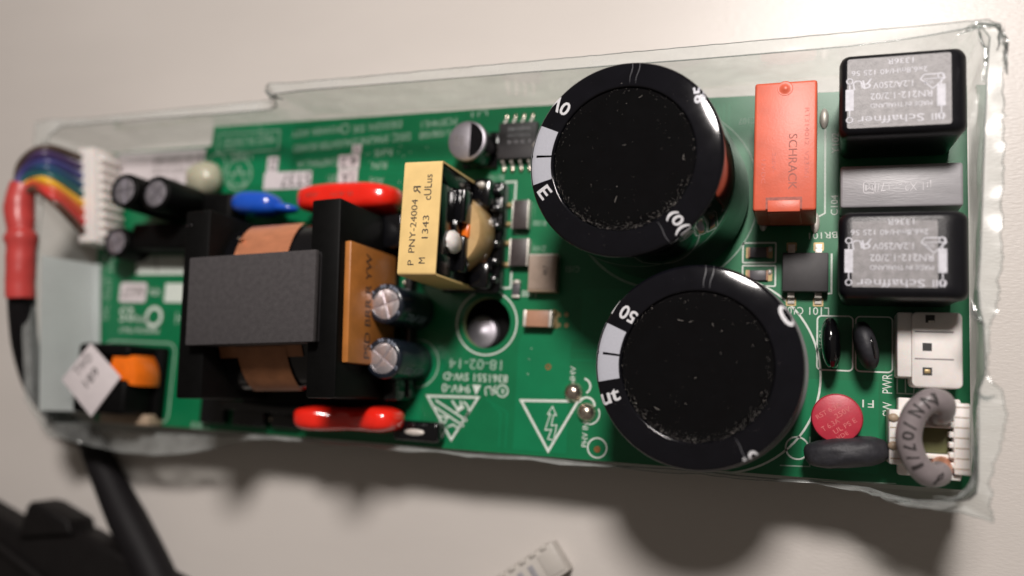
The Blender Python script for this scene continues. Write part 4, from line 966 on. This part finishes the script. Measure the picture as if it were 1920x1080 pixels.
b = MB(); b.bm.faces.new([b.bm.verts.new(p) for p in Bs][::-1]); bmesh.ops.triangulate(b.bm, faces=b.bm.faces[:]); b.build('tray_floor', 'tray', tray)
for x, y in ((-60, 30), (60, 30), (-60, -30), (60, -30), (0, 30), (0, -30), (85, 0), (-50, 0)):
    b = MB(); b.lathe([(4.5, TZ + 0.05), (4.0, -6.7), (1.6, -6.6), (1.4, -1.7), (0, -1.7)], 24, x, y); b.build('moulded_foot', 'tray', tray)
# crinkled splashes of folded film at the corners
def crinkle(pts, z, name='crumpled_film', amp=0.9, mat='tray_crease'):
    b = MB(); 
    for k in range(3):
        P = bez([(x + rnd.uniform(-.4, .4), y + rnd.uniform(-.4, .4), z + rnd.uniform(-.6, .6)) for x, y in pts], 8)
        b.tube([p + Vector(noise.noise_vector(p * 0.8)) * amp * 0.3 for p in P], [0.05 + 0.16 * sin(pi * i / (len(P) - 1)) for i in range(len(P))], 6)
    return b.build(name, mat, tray)
crinkle([(85.0, 41.6), (87.6, 42.6), (90.6, 42.4), (91.2, 40.6), (91.0, 38)], 20.5); crinkle([(88.0, 42), (89.4, 38), (89.0, 33)], 20.0); crinkle([(91.4, 41.8), (92.3, 39), (92.0, 36.6), (92.2, 34)], 20.4, mat='tray_edge')
crinkle([(87.0, -18.6), (88.6, -19.6), (90.0, -19.2)], 19.0); crinkle([(86.6, -4), (87.4, -6.6), (88.8, -8.0)], 19.6); crinkle([(70, -36.6), (74, -37.2), (78, -37.8), (83, -37.6)], 9.5); crinkle([(86.8, -26), (86.8, -32), (84.8, -35.4), (81, -36.2)], 18)
crinkle([(-54.6, 41.8), (-53.4, 40.6), (-50, 39.4)], 19); crinkle([(-122.0, 30), (-124, 32), (-126.4, 36)], 14)
b = MB(); b.ellipsoid((-125.8, 31.2, 14.2), (0.5, 1.4, 0.4), 12); b.ellipsoid((-121.0, -37.2, 7), (0.6, 0.8, 0.4), 12); b.build('film_dimple', 'tray_crease', tray)

# ---------------- grey wire loop plugged into the comb connector
lp_pts = bez([(82.8, -22.6, 7.2), (82.9, -22.0, 11.0), (82.7, -20.6, 13.6), (80.9, -20.4, 15.0), (78.7, -22.6, 15.3), (77.7, -26.5, 15.2), (78.7, -30.3, 14.6), (80.8, -32.6, 13.2), (82.9, -32.4, 10.6), (83.6, -31.4, 7.0), (83.6, -31.2, 4.6)], 10)
lr = []
for i, p in enumerate(lp_pts):
    t = i / (len(lp_pts) - 1); lr.append(2.05 + 0.35 * exp_ if (exp_ := math.exp(-((t - 0.12) / 0.1) ** 2)) else 2.05)
b = MB(); b.tube(lp_pts[:-20], lr[:-20], 24)
loop = b.build('wire_loop', 'greywire', None, angle=80); tag(loop, 'thick grey wire loop with black lettering, plugged into the comb connector', 'wire loop')
b = MB(); b.tube(lp_pts[-24:], 1.8, 18); b.build('wire_end', 'copper_end', loop); b = MB(); b.tube([tuple(q) for q in lp_pts[:3]] , [1.9, 2.0, 2.1], 18); b.ellipsoid((82.7, -22.9, 8.0), (2.1, 1.5, 3.0), 20); b.build('wire_end', 'copper_end', loop)
cum = [0]
for p, q in zip(lp_pts, lp_pts[1:]): cum.append(cum[-1] + (q - p).length)
view = Vector((-0.12, 0.0, 1)).normalized()
def on_loop(s):
    def fn(u, v):
        d = s + u; i = 0
        while i < len(cum) - 2 and cum[i + 1] < d: i += 1
        t = (d - cum[i]) / (cum[i + 1] - cum[i]); p = lp_pts[i].lerp(lp_pts[i + 1], t); tg = (lp_pts[i + 1] - lp_pts[i]).normalized()
        n = (view - tg * view.dot(tg)).normalized(); side = n.cross(tg); a = v / 2.1
        return p + (n * cos(a) + side * sin(a)) * 2.17
    return fn
tot = cum[-1]
for body, frac, w, h in (('N', 0.36, 1.5, 2.2), ('N', 0.29, 1.5, 2.2), ('/', 0.435, 0.9, 2.2), ('0', 0.48, 1.3, 1.9), ('7', 0.535, 1.2, 1.9), ('1', 0.62, 0.6, 1.9), ('/', 0.58, 0.7, 1.9), ('P', 0.73, 1.3, 1.7)):
    wrap_text(body, w, h, on_loop(tot * frac), 'ink', loop)

# ---------------- things lying on the table in front
def P3(x, y, z): return (x, y, z)
b = MB()
b.prism([(-175, -57), (-145.5, -66.0), (-139.4, -68.4), (-122.4, -65.6), (-102.6, -71.4), (-86.9, -76), (-60, -88), (-75, -120), (-175, -120)], TZ, -7.5, 1.2, 3)
plug = b.build('black_plug', 'plug', None, loc=None); tag(plug, 'black plastic plug lying at the bottom left corner of the view', 'plug')
b = MB(); b.prism([(-140.6, -69), (-138.9, -60.6), (-137.6, -59.2), (-134.5, -59.4), (-123.8, -62.9), (-122.4, -66.2)], TZ + 1, -5.5, 0.8, 3); b.build('latch', 'plug', plug)
b = MB(); b.tube([(-150, -71.5, -6.8), (-132, -79, -6.8), (-110, -92, -6.8)], 1.3, 10); b.build('moulded_rib', 'plug', plug)
wh = thing('connector_housing', 'pale white connector housing with slots lying on the table at the bottom edge', 'connector', (6.2, -61.0, TZ), radians(37))
b = MB(); b.box(-22, 5.6, -3.6, 3.6, 0, 4.6, 0.4); b.build('housing_body', 'nylon', wh)
for i in range(9):
    b = MB(); b.box(-20.6 + i * 2.9, -19.0 + i * 2.9, 3.0, 4.0, 1.0, 5.2, 0.25); b.build('housing_rib', 'nylon', wh)
b = MB(); b.box(1.0, 5.4, -2.8, 2.6, 4.4, 4.9, 0.2); b.build('latch_face', 'nylon', wh)
for i in range(7):
    b = MB(); b.box(-19.6 + i * 2.9, -18.2 + i * 2.9, -2.2, 1.8, 4.5, 4.66, 0.03); b.build('slot', 'greycap', wh)
